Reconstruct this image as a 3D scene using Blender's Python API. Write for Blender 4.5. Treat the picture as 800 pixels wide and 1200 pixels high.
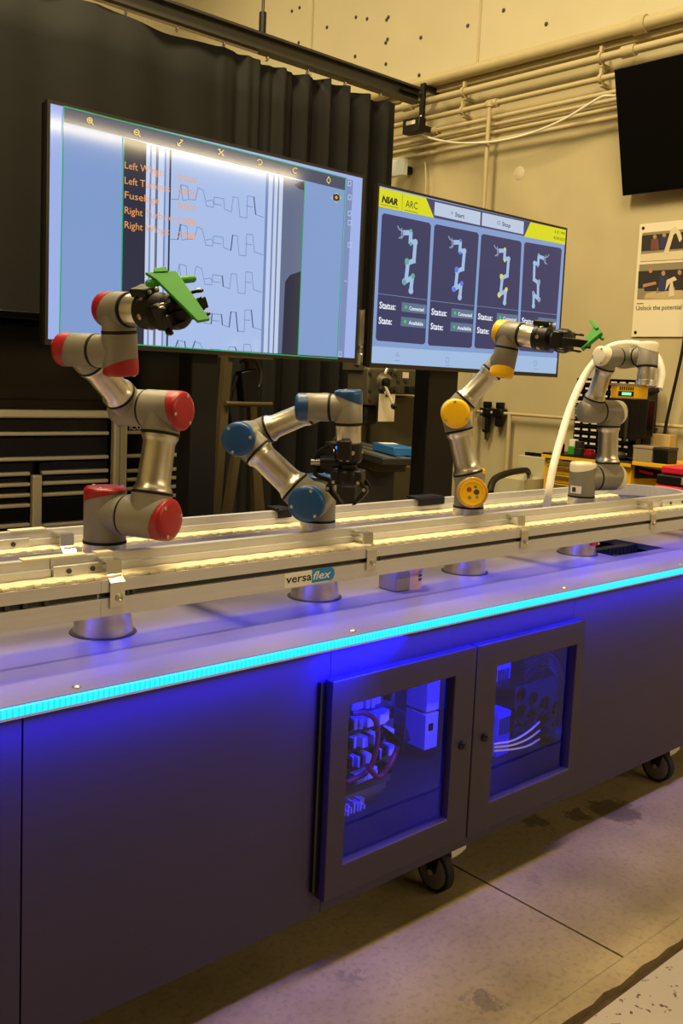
import bpy, bmesh, math, random
import numpy as np
from mathutils import Vector
random.seed(7)
for o in list(bpy.data.objects):
    bpy.data.objects.remove(o)
SC = bpy.context.scene
COL = SC.collection

# ------------------------------------------------------------------ camera
FPX, YAW, PITCH, ROLL = 1105.6, math.radians(42.835), math.radians(6.065), math.radians(-2.601)
PPX, PPY, EYE = 415.0, 558.5, np.array([0, 0, 1.5])
def _axes():
    fw = np.array([math.sin(YAW)*math.cos(PITCH), math.cos(YAW)*math.cos(PITCH), -math.sin(PITCH)])
    rt = np.array([math.cos(YAW), -math.sin(YAW), 0]); dn = np.cross(fw, rt)
    c, s = math.cos(ROLL), math.sin(ROLL)
    return rt*c+dn*s, -rt*s+dn*c, fw
RT, DN, FW = _axes()
cam_data = bpy.data.cameras.new('camera'); cam = bpy.data.objects.new('camera', cam_data); COL.objects.link(cam)
from mathutils import Matrix
_m = Matrix(((RT[0], -DN[0], -FW[0], EYE[0]), (RT[1], -DN[1], -FW[1], EYE[1]), (RT[2], -DN[2], -FW[2], EYE[2]), (0, 0, 0, 1)))
cam.matrix_world = _m
cam_data.sensor_fit = 'VERTICAL'; cam_data.sensor_height = 36.0; cam_data.sensor_width = 24.0
cam_data.lens = FPX/1200*36.0
cam_data.shift_x = (400-PPX)/1200; cam_data.shift_y = (PPY-600)/1200
cam_data.clip_start = .05; cam_data.clip_end = 60
SC.camera = cam

# ------------------------------------------------------------------ view, world, room lamps
vs = SC.view_settings
SC.display_settings.display_device = 'sRGB'
vs.view_transform = 'Standard'; vs.look = 'None'; vs.gamma = 1; vs.use_curve_mapping = False
vs.exposure = 0.0
try:
    SC.cycles.use_denoising = True
    SC.cycles.max_bounces = 8
    SC.cycles.sample_clamp_indirect = 6
except Exception:
    pass
W = bpy.data.worlds.new('room_air'); SC.world = W; W.use_nodes = True
W.node_tree.nodes['Background'].inputs[0].default_value = (1.0, .86, .62, 1)
W.node_tree.nodes['Background'].inputs[1].default_value = .10

def area(name, loc, aim, size, size_y, power, color, spread=None):
    L = bpy.data.lights.new(name, 'AREA'); L.shape = 'RECTANGLE'; L.size = size; L.size_y = size_y
    L.energy = power; L.color = color
    if spread: L.spread = spread
    o = bpy.data.objects.new(name, L); COL.objects.link(o); o.location = loc
    d = Vector(aim)-Vector(loc)
    o.rotation_euler = d.to_track_quat('-Z', 'Y').to_euler() if abs(d.x)+abs(d.y) > 1e-6 else (0, 0, 0)
    return o
WARM = (1.0, .80, .43)
area('ceiling_lamp', (3.0, 7.6, 6.2), (3.0, 7.6, 0), 3.0, .5, 110, WARM)  # added behind the curtain to brighten the upper wall
# long fluorescent rows hanging across the hall (the nearest row is what shines back from the large screen)
area('tube_lamp_row', (4.9, -3.52, 4.0), (4.9, -3.52, 0), 6.0, .17, 260, WARM)
area('ceiling_lamp', (2.4, 1.3, 6.2), (2.4, 1.3, 0), 3.0, .5, 300, WARM)
area('ceiling_lamp', (1.8, 4.2, 6.2), (1.8, 4.2, 0), 3.0, .5, 330, WARM)
area('ceiling_lamp', (-1.6, 1.6, 5.9), (-1.6, 1.6, 0), 3.0, .5, 110, WARM)

# ------------------------------------------------------------------ helpers: unproject a photo point onto a real plane
def ray(px, py): return FW + RT*(px-PPX)/FPX + DN*(py-PPY)/FPX
def _at(px, py, ax, v):
    d = ray(px, py); return EYE + d*((v-EYE[ax])/d[ax])
def PX(px, py, v): return _at(px, py, 0, v)
def PY(px, py, v): return _at(px, py, 1, v)
def PZ(px, py, v): return _at(px, py, 2, v)
def PD(px, py, depth): return EYE + ray(px, py)*depth      # depth along the viewing axis
def depth_of(p): return float((np.array(p)-EYE) @ FW)
def V(*a): return np.array(a, float)
def unit(v): v = np.array(v, float); return v/np.linalg.norm(v)

# ------------------------------------------------------------------ materials
def lin(c):
    return tuple(((x/255)/12.92 if x/255 <= .04045 else ((x/255+.055)/1.055)**2.4) for x in c)
MATS = {}
def mat(name, rgb, rough=.5, metal=0.0, var=0.0, vscale=8.0, bump=0.0, bscale=60.0, stretch=(1, 1, 1), emis=None, estr=0.0, spec=.5, coat=0.0, aniso=0.0, linear=False):
    m = bpy.data.materials.new(name); m.use_nodes = True
    nt = m.node_tree; b = nt.nodes['Principled BSDF']
    col = tuple(rgb) if linear else lin(rgb)
    b.inputs['Base Color'].default_value = (*col, 1)
    b.inputs['Roughness'].default_value = rough; b.inputs['Metallic'].default_value = metal
    b.inputs['Specular IOR Level'].default_value = spec
    if coat: b.inputs['Coat Weight'].default_value = coat
    if aniso: b.inputs['Anisotropic'].default_value = aniso
    if emis is not None:
        b.inputs['Emission Color'].default_value = (*(tuple(emis) if linear else lin(emis)), 1); b.inputs['Emission Strength'].default_value = estr
    if var or bump:
        tc = nt.nodes.new('ShaderNodeTexCoord'); mp = nt.nodes.new('ShaderNodeMapping'); mp.inputs['Scale'].default_value = stretch
        nt.links.new(tc.outputs['Object'], mp.inputs['Vector'])
    if var:
        n = nt.nodes.new('ShaderNodeTexNoise'); n.inputs['Scale'].default_value = vscale; n.inputs['Detail'].default_value = 6
        nt.links.new(mp.outputs[0], n.inputs['Vector'])
        r = nt.nodes.new('ShaderNodeValToRGB')
        r.color_ramp.elements[0].position = .3; r.color_ramp.elements[1].position = .7
        r.color_ramp.elements[0].color = (*[c*(1-var) for c in col], 1); r.color_ramp.elements[1].color = (*[min(1, c*(1+var)) for c in col], 1)
        nt.links.new(n.outputs['Fac'], r.inputs['Fac']); nt.links.new(r.outputs['Color'], b.inputs['Base Color'])
    if bump:
        n2 = nt.nodes.new('ShaderNodeTexNoise'); n2.inputs['Scale'].default_value = bscale; n2.inputs['Detail'].default_value = 5
        nt.links.new(mp.outputs[0], n2.inputs['Vector'])
        bp = nt.nodes.new('ShaderNodeBump'); bp.inputs['Strength'].default_value = bump; bp.inputs['Distance'].default_value = .01
        nt.links.new(n2.outputs['Fac'], bp.inputs['Height']); nt.links.new(bp.outputs['Normal'], b.inputs['Normal'])
    MATS[name] = m
    return m
def screen_mat(name, rgb, strength=1.0):
    """a lit display surface: it gives its own light and is glossy glass on top"""
    m = mat(name, (8, 8, 10), rough=.08, emis=rgb, estr=strength, spec=.5)
    return m
M = {}
M['wall'] = mat('cream_wall_paint', (188, 175, 138), .75, var=.05, vscale=3, bump=.05, bscale=40)
M['wall_high'] = mat('pale_wall_panel', (204, 194, 164), .7, var=.04, vscale=2)
M['pipe'] = mat('cream_pipe_paint', (190, 175, 136), .5, var=.05, vscale=9)
M['alu'] = mat('anodised_aluminium', (206, 204, 208), .36, .4, var=.05, vscale=14, stretch=(.3, 8, 8))
M['alu_bright'] = mat('bright_aluminium', (214, 212, 206), .27, .9, var=.03, vscale=20)
M['brushed'] = mat('brushed_tube_metal', (205, 200, 190), .33, 1.0, var=.05, vscale=30)
M['steel'] = mat('zinc_steel', (190, 186, 178), .3, .9)
M['hub'] = mat('grey_wheel_hub', (104, 98, 94), .5)
M['darksteel'] = mat('dark_steel', (70, 68, 66), .45, .6)
M['tabletop'] = mat('satin_table_sheet', (132, 126, 140), .33, .25, var=.04, vscale=5, stretch=(.2, 6, 1))
M['cabinet'] = mat('bronze_grey_cabinet_sheet', (52, 44, 66), .46, .10, var=.06, vscale=5, stretch=(.4, 1, 6))
M['cab_edge'] = mat('cabinet_sheet_edge', (120, 112, 110), .4, .5)
M['cab_in'] = mat('cabinet_inside_sheet', (96, 96, 100), .35, .3, var=.15, vscale=7)
M['black'] = mat('black_plastic', (13, 13, 15), .42, spec=.35)
M['black_gloss'] = mat('black_gloss_enamel', (10, 10, 11), .18)
M['black_soft'] = mat('black_rubber', (14, 14, 15), .65, spec=.3)
M['curtain'] = mat('black_drape_cloth', (17, 17, 15), .8, var=.2, spec=.3, vscale=4, bump=.25, bscale=6)
M['robot_grey'] = mat('warm_grey_robot_shell', (128, 123, 113), .42, .1, var=.03, vscale=30)
M['red'] = mat('red_cap_plastic', (150, 11, 30), .36); M['blue'] = mat('blue_cap_plastic', (8, 66, 124), .36)
M['yellow'] = mat('yellow_cap_plastic', (240, 188, 10), .36); M['white_cap'] = mat('off_white_cap_plastic', (226, 216, 192), .4)
M['amber'] = mat('amber_translucent_plastic', (190, 138, 34), .25, coat=.4)
M['green'] = mat('green_printed_plastic', (52, 150, 40), .5, var=.06, vscale=40)
M['white'] = mat('white_plastic', (232, 226, 212), .5)
M['paper'] = mat('white_paper', (226, 216, 190), .8)
M['rope'] = mat('cream_link_belt', (226, 214, 184), .6)
M['yellow_enamel'] = mat('yellow_enamel', (228, 178, 24), .42, var=.04)
M['red_case'] = mat('red_tool_case', (196, 24, 50), .45)
M['machine'] = mat('olive_machine_paint', (78, 72, 56), .45, .1, var=.1, vscale=9)
M['wood'] = mat('plywood', (150, 118, 70), .6, var=.12, vscale=6, stretch=(1, 6, 1))
M['cardboard'] = mat('cardboard', (190, 165, 112), .75)
M['beige_box'] = mat('beige_box_paint', (190, 182, 150), .55)
M['clear'] = mat('smoky_clear_plastic', (150, 140, 118), .25)
M['orange'] = mat('orange_tag', (220, 80, 20), .5)
M['bluetool'] = mat('blue_tool_enamel', (30, 100, 170), .4)
M['pink'] = mat('pink_plastic', (220, 20, 110), .4)
M['redhose'] = mat('red_hose', (170, 50, 50), .45)
M['grommet'] = mat('pedestal_gap_dark', (16, 16, 20), .6)  # dark colour for the shaded gap round each pedestal
M['trim'] = mat('satin_drawer_trim', (206, 198, 176), .38, .5)
M['chest'] = mat('black_chest_enamel', (9, 9, 11), .22, spec=.35)

# ------------------------------------------------------------------ mesh builder
class MB:
    def __init__(s): s.v = []; s.f = []
    def add(s, vs_, fs_):
        n = len(s.v); s.v += [tuple(map(float, p)) for p in vs_]; s.f += [tuple(i+n for i in f) for f in fs_]; return s
    def box(s, x0, x1, y0, y1, z0, z1):
        return s.add([(x0, y0, z0), (x1, y0, z0), (x1, y1, z0), (x0, y1, z0), (x0, y0, z1), (x1, y0, z1), (x1, y1, z1), (x0, y1, z1)],
                     [(0, 3, 2, 1), (4, 5, 6, 7), (0, 1, 5, 4), (1, 2, 6, 5), (2, 3, 7, 6), (3, 0, 4, 7)])
    def obox(s, c, a, b, d):
        """box round centre c with half-axis vectors a, b, d"""
        c, a, b, d = map(np.array, (c, a, b, d)); vs_ = []
        for z in (-1, 1):
            for x, y in ((-1, -1), (1, -1), (1, 1), (-1, 1)): vs_.append(c+a*x+b*y+d*z)
        fs_ = [(0, 3, 2, 1), (4, 5, 6, 7), (0, 1, 5, 4), (1, 2, 6, 5), (2, 3, 7, 6), (3, 0, 4, 7)]
        if np.dot(np.cross(a, b), d) < 0: fs_ = [f[::-1] for f in fs_]
        return s.add(vs_, fs_)
    def lathe(s, o, axis, prof, n=28, ref=None):
        """prof: (t, r) or (t, r, k): ring at t + k*cos(phi), phi counted from ref"""
        o = np.array(o, float); ax = unit(axis)
        if ref is None: ref = V(0, 0, 1) if abs(ax[2]) < .9 else V(1, 0, 0)
        e1 = np.array(ref, float); e1 = unit(e1-ax*(e1@ax)); e2 = np.cross(ax, e1); vs_ = []
        for p in prof:
            k = p[2] if len(p) > 2 else 0
            for i in range(n):
                a = 2*math.pi*i/n; vs_.append(o+ax*(p[0]+k*math.cos(a))+(e1*math.cos(a)+e2*math.sin(a))*p[1])
        fs_ = []
        for j in range(len(prof)-1):
            for i in range(n):
                k = (i+1) % n; fs_.append((j*n+i, j*n+k, (j+1)*n+k, (j+1)*n+i))
        fs_.append(tuple(range(n))[::-1]); fs_.append(tuple((len(prof)-1)*n+i for i in range(n)))
        return s.add(vs_, fs_)
    def cyl(s, p0, p1, r, r1=None, n=20):
        p0 = np.array(p0, float); p1 = np.array(p1, float); L = np.linalg.norm(p1-p0)
        return s.lathe(p0, p1-p0, [(0, r), (L, r if r1 is None else r1)], n)
    def tube(s, pts, r, n=10, sub=6):
        """round tube through a smooth curve; r may be a number or a function of 0..1"""
        P = [np.array(p, float) for p in pts]
        if sub > 1 and len(P) > 2:
            Q = []; E = [2*P[0]-P[1]]+P+[2*P[-1]-P[-2]]
            for i in range(1, len(E)-2):
                for k in range(sub):
                    t = k/sub; a, b, c, d = E[i-1:i+3]
                    Q.append(.5*((2*b)+(-a+c)*t+(2*a-5*b+4*c-d)*t*t+(-a+3*b-3*c+d)*t**3))
            Q.append(P[-1]); P = Q
        vs_ = []; e1 = None
        for i, p in enumerate(P):
            d = unit(P[min(i+1, len(P)-1)]-P[max(i-1, 0)])
            if e1 is None: e1 = V(0, 0, 1) if abs(d[2]) < .9 else V(1, 0, 0)
            e1 = unit(e1-d*(e1@d)); e2 = np.cross(d, e1); rr = r(i/(len(P)-1)) if callable(r) else r
            for k in range(n):
                a = 2*math.pi*k/n; vs_.append(p+(e1*math.cos(a)+e2*math.sin(a))*rr)
        fs_ = []
        for j in range(len(P)-1):
            for i in range(n):
                k = (i+1) % n; fs_.append((j*n+i, j*n+k, (j+1)*n+k, (j+1)*n+i))
        fs_.append(tuple(range(n))[::-1]); fs_.append(tuple((len(P)-1)*n+i for i in range(n)))
        return s.add(vs_, fs_)
    def prism(s, pts, off):
        """closed 3-D outline swept by the vector off"""
        P = [np.array(p, float) for p in pts]; off = np.array(off, float); n = len(P)
        nrm = sum(np.cross(P[i]-P[0], P[(i+1) % n]-P[0]) for i in range(n))
        if nrm @ off > 0: P = P[::-1]
        fs_ = [tuple(range(n)), tuple(range(n, 2*n))[::-1]]
        for i in range(n):
            k = (i+1) % n; fs_.append((i, i+n, k+n, k))
        return s.add(P+[p+off for p in P], fs_)
    def sheet(s, pts):
        return s.add(pts, [tuple(range(len(pts)))])
    def ball(s, c, r, n=14, m=8, sq=(1, 1, 1)):
        vs_ = []; c = np.array(c, float)
        for j in range(m+1):
            th = math.pi*(j+.02)/(m+.04)
            for i in range(n):
                a = 2*math.pi*i/n; vs_.append(c+r*np.array([math.sin(th)*math.cos(a)*sq[0], math.sin(th)*math.sin(a)*sq[1], math.cos(th)*sq[2]]))
        fs_ = []
        for j in range(m):
            for i in range(n):
                k = (i+1) % n; fs_.append((j*n+i, (j+1)*n+i, (j+1)*n+k, j*n+k))
        return s.add(vs_, fs_)
    def build(s, name, material, parent=None, bevel=0, flat=False, label=None, kind=None, angle=35):
        vv = np.array(s.v); lo = vv.min(0); hi = vv.max(0); c = V((lo[0]+hi[0])/2, (lo[1]+hi[1])/2, lo[2])
        me = bpy.data.meshes.new(name); me.from_pydata([tuple(p) for p in vv-c], [], s.f)
        me.materials.append(material)
        if not flat:
            me.polygons.foreach_set('use_smooth', [True]*len(me.polygons)); me.set_sharp_from_angle(angle=math.radians(angle))
        me.update()
        o = bpy.data.objects.new(name, me); COL.objects.link(o)
        wl = c
        if parent is not None:
            o.parent = parent; o.location = tuple(wl-WL[parent.name])
        else: o.location = tuple(wl)
        WL[o.name] = wl
        if bevel:
            b = o.modifiers.new('edge', 'BEVEL'); b.width = bevel; b.segments = 2; b.limit_method = 'ANGLE'; b.angle_limit = math.radians(40)
        if label: o['label'] = label
        if kind: o['kind'] = kind
        return o
WL = {}
def thing(name, label, cat, loc, group=None):
    o = bpy.data.objects.new(name, None); COL.objects.link(o); o.location = tuple(map(float, loc)); o.empty_display_size = .1
    o['label'] = label; o['category'] = cat
    if group: o['group'] = group
    WL[o.name] = np.array(loc, float); return o
def tag(o, label, cat, group=None, kind=None):
    o['label'] = label; o['category'] = cat
    if group: o['group'] = group
    if kind: o['kind'] = kind
    return o
def box(name, m, x0, x1, y0, y1, z0, z1, parent=None, bevel=0, **k):
    return MB().box(min(x0, x1), max(x0, x1), min(y0, y1), max(y0, y1), min(z0, z1), max(z0, z1)).build(name, m, parent, bevel, **k)
def text(name, s, o, xdir, up, height, m, parent, width=None, shear=0, fat=0, align='LEFT', label=None, depth=.0006):
    """flat lettering as a mesh: o lower left corner, height of a capital, optional total width"""
    cu = bpy.data.curves.new('lettering', 'FONT'); cu.body = s; cu.size = 1; cu.shear = shear; cu.offset = fat; cu.resolution_u = 2
    t = bpy.data.objects.new('lettering', cu); COL.objects.link(t)
    dg = bpy.context.evaluated_depsgraph_get(); dg.update()
    me = bpy.data.meshes.new_from_object(t.evaluated_get(dg)); bpy.data.objects.remove(t)
    co = np.array([v.co[:] for v in me.vertices]); fs_ = [tuple(p.vertices) for p in me.polygons]; bpy.data.meshes.remove(me)
    x0, x1 = co[:, 0].min(), co[:, 0].max(); sc = height/.69; sx = sc if width is None else width/(x1-x0)
    xd = unit(xdir); ud = unit(up); o = np.array(o, float)
    P = [o+xd*((c[0]-x0)*sx)+ud*(c[1]*sc) for c in co]
    return MB().add(P, fs_).build(name, m, parent, flat=True, label=label)
# ------------------------------------------------------------------ the setting
XW = 6.0                                             # right wall
def floor_material():
    m = bpy.data.materials.new('worn_concrete'); m.use_nodes = True; nt = m.node_tree; b = nt.nodes['Principled BSDF']
    g = nt.nodes.new('ShaderNodeNewGeometry'); N = nt.nodes.new; Lk = nt.links.new
    def noise(sc, det=6, rough=.6):
        n = N('ShaderNodeTexNoise'); n.inputs['Scale'].default_value = sc; n.inputs['Detail'].default_value = det; n.inputs['Roughness'].default_value = rough
        Lk(g.outputs['Position'], n.inputs['Vector']); return n
    n1 = noise(2.2); r1 = N('ShaderNodeValToRGB'); Lk(n1.outputs['Fac'], r1.inputs['Fac'])
    r1.color_ramp.elements[0].position = .3; r1.color_ramp.elements[1].position = .72
    r1.color_ramp.elements[0].color = (*lin((110, 96, 70)), 1); r1.color_ramp.elements[1].color = (*lin((146, 130, 98)), 1)
    n2 = noise(55, 4); r2 = N('ShaderNodeValToRGB'); Lk(n2.outputs['Fac'], r2.inputs['Fac'])
    r2.color_ramp.elements[0].position = .34; r2.color_ramp.elements[1].position = .5
    r2.color_ramp.elements[0].color = (.62, .6, .56, 1); r2.color_ramp.elements[1].color = (1, 1, 1, 1)
    mx = N('ShaderNodeMixRGB'); mx.blend_type = 'MULTIPLY'; mx.inputs[0].default_value = .6
    Lk(r1.outputs[0], mx.inputs[1]); Lk(r2.outputs[0], mx.inputs[2]); last = mx
    # old oil stains
    for (x, y, rad, dark) in ((2.92, 1.70, .10, .42), (2.78, 1.76, .05, .5), (2.62, 1.82, .05, .55), (1.74, 1.33, .045, .62), (2.3, 1.6, .03, .75), (3.2, 1.9, .06, .6), (1.55, 1.6, .03, .7)):
        d = N('ShaderNodeVectorMath'); d.operation = 'DISTANCE'; d.inputs[1].default_value = (x, y, 0); Lk(g.outputs['Position'], d.inputs[0])
        nn = noise(26, 4); ma = N('ShaderNodeMath'); ma.operation = 'MULTIPLY_ADD'; ma.inputs[1].default_value = -.16; Lk(nn.outputs['Fac'], ma.inputs[0]); ma.inputs[2].default_value = .08
        ad = N('ShaderNodeMath'); ad.operation = 'ADD'; Lk(d.outputs['Value'], ad.inputs[0]); Lk(ma.outputs[0], ad.inputs[1])
        mr = N('ShaderNodeMapRange'); mr.inputs['From Min'].default_value = rad*.75; mr.inputs['From Max'].default_value = rad
        mr.inputs['To Min'].default_value = dark; mr.inputs['To Max'].default_value = 1; Lk(ad.outputs[0], mr.inputs['Value'])
        m2 = N('ShaderNodeMixRGB'); m2.blend_type = 'MULTIPLY'; m2.inputs[0].default_value = 1; Lk(last.outputs[0], m2.inputs[1]); Lk(mr.outputs[0], m2.inputs[2]); last = m2
    Lk(last.outputs[0], b.inputs['Base Color'])
    rr = N('ShaderNodeMapRange'); rr.inputs['To Min'].default_value = .34; rr.inputs['To Max'].default_value = .58; Lk(n1.outputs['Fac'], rr.inputs['Value']); Lk(rr.outputs[0], b.inputs['Roughness'])
    bp = N('ShaderNodeBump'); bp.inputs['Strength'].default_value = .12; bp.inputs['Distance'].default_value = .01; Lk(n2.outputs['Fac'], bp.inputs['Height']); Lk(bp.outputs[0], b.inputs['Normal'])
    return m
M['floor'] = floor_material()
def fleck_material():
    m = mat('grey_floor_paint', (128, 118, 112), .6); nt = m.node_tree; b = nt.nodes['Principled BSDF']
    g = nt.nodes.new('ShaderNodeNewGeometry'); n = nt.nodes.new('ShaderNodeTexNoise'); n.inputs['Scale'].default_value = 45; n.inputs['Detail'].default_value = 3
    nt.links.new(g.outputs['Position'], n.inputs['Vector']); r = nt.nodes.new('ShaderNodeValToRGB')
    r.color_ramp.elements[0].position = .33; r.color_ramp.elements[1].position = .37
    r.color_ramp.elements[0].color = (*lin((70, 40, 32)), 1); r.color_ramp.elements[1].color = (*lin((140, 130, 122)), 1)
    nt.links.new(n.outputs['Fac'], r.inputs['Fac']); nt.links.new(r.outputs[0], b.inputs['Base Color']); return m
M['floor_paint'] = fleck_material()
M['joint'] = mat('joint_filler', (66, 46, 24), .9, var=.3, vscale=30)
fl = box('floor', M['joint'], -5, 11, -8, 9.7, -.2, -.022, kind='structure')
# slabs with open joints between them
box('floor_slab', M['floor'], -5, 2.166, 1.205, 9.7, -.022, 0, fl)
box('floor_slab', M['floor'], 2.1735, 11, 1.205, 9.7, -.022, 0, fl)
e = MB(); edge = [(-5, 1.155)]
for i in range(90):
    x = -1+i*.06; edge.append((x, 1.152+random.uniform(-.006, .006)))
edge.append((11, 1.15))
e.prism([(-5, 1.206, -.022), (11, 1.206, -.022)]+[(x, y, -.022) for x, y in edge[::-1]], (0, 0, .022)); e.build('floor_slab', M['floor'], fl, flat=True)
box('floor_slab', M['floor_paint'], -5, 11, -8, 1.128, -.022, -.006, fl)

wr = box('wall_right', M['wall'], XW, XW+.2, -1.2, 9.7, -.2, 3.98, kind='structure')
wu = box('wall_upper', M['wall_high'], XW-.04, XW+.2, -1.2, 9.7, 3.98, 6.7, kind='structure')
sc = MB()
for (px, py) in ((342, 13), (351, 9), (350, 50), (383, 32), (416, 66), (430, 22), (453, 23), (455, 20), (452, 50), (454, 46), (493, 44), (452, 75), (491, 88), (417, 20), (548, 30), (590, 12), (640, 28)):
    p = PX(px, py, XW-.042); sc.lathe(p, (-1, 0, 0), [(0, .016), (.004, .016), (.006, .01)], 8)
sc.build('screw', M['darksteel'], wu, kind='stuff')
for (y, z0, z1) in ((7.3, 4.0, 6.69), (5.2, 4.0, 6.69), (3.0, 4.0, 6.69)):
    box('panel_joint', M['pipe'], XW-.045, XW-.0405, y-.012, y+.012, z0, z1, wu)
box('wall_back', M['wall_high'], -5, 11, 9.7, 9.9, -.2, 6.7, kind='structure')
box('wall_left', M['wall'], -5.2, -5, -8, 9.9, -.2, 6.7, kind='structure')
box('wall_front', M['wall'], -5, 11, -8.2, -8, -.2, 6.7, kind='structure')
box('wall_far', M['wall'], 11, 11.2, -8.2, 9.9, -.2, 6.7, kind='structure')
box('ceiling', M['wall'], -5.2, 11.2, -8.2, 9.9, 6.7, 6.9, kind='structure')

# ------------------------------------------------------------------ the robot cell cabinet
YP, ZT = 1.690, .865                                # panel face, table top
cab = thing('machine_cabinet', 'long dark bronze machine cabinet on casters with cyan lit table edge', 'cabinet', (1.7, 2.1, 0))
def P_(n, m, *a, **k): return box(n, m, *a, cab, **k)
KD = 1.658/1.64                                      # doors were measured on a plane 18 mm nearer
def kx(x): return x*KD
def kz(z): return 1.5-(1.5-z)*KD
XS1, XS2, XD0, XDM, XD1, XR = PY(26, 900, YP)[0], PY(375.3, 1060, YP)[0], kx(1.483), kx(2.021), kx(2.551), 4.0
ZB = .140
P_('front_panel', M['cabinet'], -.6, XS1-.002, YP, YP+.012, ZB, .838)
P_('front_panel', M['cabinet'], XS1+.002, XS2-.0015, YP, YP+.012, ZB, .838)
P_('front_panel', M['cabinet'], XD1-.02, XR, YP, YP+.012, ZB, .838)
P_('header_panel', M['cabinet'], XS2+.0005, XD1-.021, YP, YP+.012, kz(.745), .838)
P_('sill_panel', M['cabinet'], XS2+.0005, XD1-.021, YP, YP+.012, ZB, kz(.235))
P_('bottom_panel', M['darksteel'], -.6, XR, YP+.013, 2.5, ZB, ZB+.012)
P_('back_panel', M['cab_in'], -.6, XR, 2.488, 2.5, ZB+.0125, .838)
P_('end_panel', M['cabinet'], XR-.012, XR, YP+.013, 2.487, ZB+.0125, .838)
P_('end_panel', M['cabinet'], -.6, -.588, YP+.013, 2.487, ZB+.0125, .838)
P_('light_baffle', M['cab_in'], 1.28, 1.29, YP+.013, 2.487, ZB+.0125, .838)  # unseen inner walls added to contain the blue light
P_('light_baffle', M['cab_in'], 3.3, 3.31, YP+.013, 2.487, ZB+.0125, .838)
def glass_mat():
    m = bpy.data.materials.new('clear_acrylic'); m.use_nodes = True; nt = m.node_tree; nt.nodes.clear()
    o = nt.nodes.new('ShaderNodeOutputMaterial'); t = nt.nodes.new('ShaderNodeBsdfTransparent'); g = nt.nodes.new('ShaderNodeBsdfGlossy'); g.inputs['Roughness'].default_value = .04
    mx = nt.nodes.new('ShaderNodeMixShader'); f = nt.nodes.new('ShaderNodeFresnel'); f.inputs['IOR'].default_value = 1.4
    t.inputs['Color'].default_value = (.92, .93, .95, 1)
    g2 = nt.nodes.new('ShaderNodeNewGeometry'); inv = nt.nodes.new('ShaderNodeMath'); inv.operation = 'SUBTRACT'; inv.inputs[0].default_value = 1
    nt.links.new(g2.outputs['Backfacing'], inv.inputs[1]); ml = nt.nodes.new('ShaderNodeMath'); ml.operation = 'MULTIPLY'; nt.links.new(inv.outputs[0], ml.inputs[0]); nt.links.new(f.outputs[0], ml.inputs[1])
    nt.links.new(ml.outputs[0], mx.inputs[0]); nt.links.new(t.outputs[0], mx.inputs[1]); nt.links.new(g.outputs[0], mx.inputs[2]); nt.links.new(mx.outputs[0], o.inputs[0]); return m
M['glass'] = glass_mat()
def door(x0, x1, wx0, wx1, z0, z1, wz0, wz1, lockx, lab):
    """a proud sheet door with a window; frame of four mitred boards in one mesh"""
    Y0, Y1 = 1.658, YP-.001
    d = MB()
    for Y, flip in ((Y0, False), (Y1, True)):
        o = [(x0, Y, z0), (x1, Y, z0), (x1, Y, z1), (x0, Y, z1)]; i = [(wx0, Y, wz0), (wx1, Y, wz0), (wx1, Y, wz1), (wx0, Y, wz1)]
        fs = [(k, (k+1) % 4, 4+(k+1) % 4, 4+k) for k in range(4)]
        d.add(o+i, [f[::-1] for f in fs] if flip else fs)
    d.f += [(k, 8+k, 8+(k+1) % 4, (k+1) % 4) for k in range(4)]+[(4+k, 4+(k+1) % 4, 12+(k+1) % 4, 12+k) for k in range(4)]
    p = d.build('door', M['cabinet'], cab, bevel=.0025, label=lab)
    box('door_window', M['glass'], wx0-.004, wx1+.004, Y1-.012, Y1-.007, wz0-.004, wz1+.004, p)
    lk = MB().lathe((lockx, Y0, kz(.489)), (0, -1, 0), [(0, .013), (.004, .013), (.006, .011), (.014, .0085), (.016, .006)], 18).build('door_lock', M['black_gloss'], p)
    return p
door(XD0, XDM-.002, kx(1.541), kx(1.934), kz(.2), kz(.7645), kz(.282), kz(.695), kx(1.975), 'left windowed cabinet door')
door(XDM+.003, XD1, kx(2.116), kx(2.513), kz(.2), kz(.7645), kz(.280), kz(.690), kx(2.073), 'right windowed cabinet door')
box('gap_shade_strip', M['black_gloss'], XD0-.022, XD0-.006, YP-.012, YP-.0005, kz(.225), kz(.76), cab)  # dark strip painted in for the shadow gap beside the left door
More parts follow.
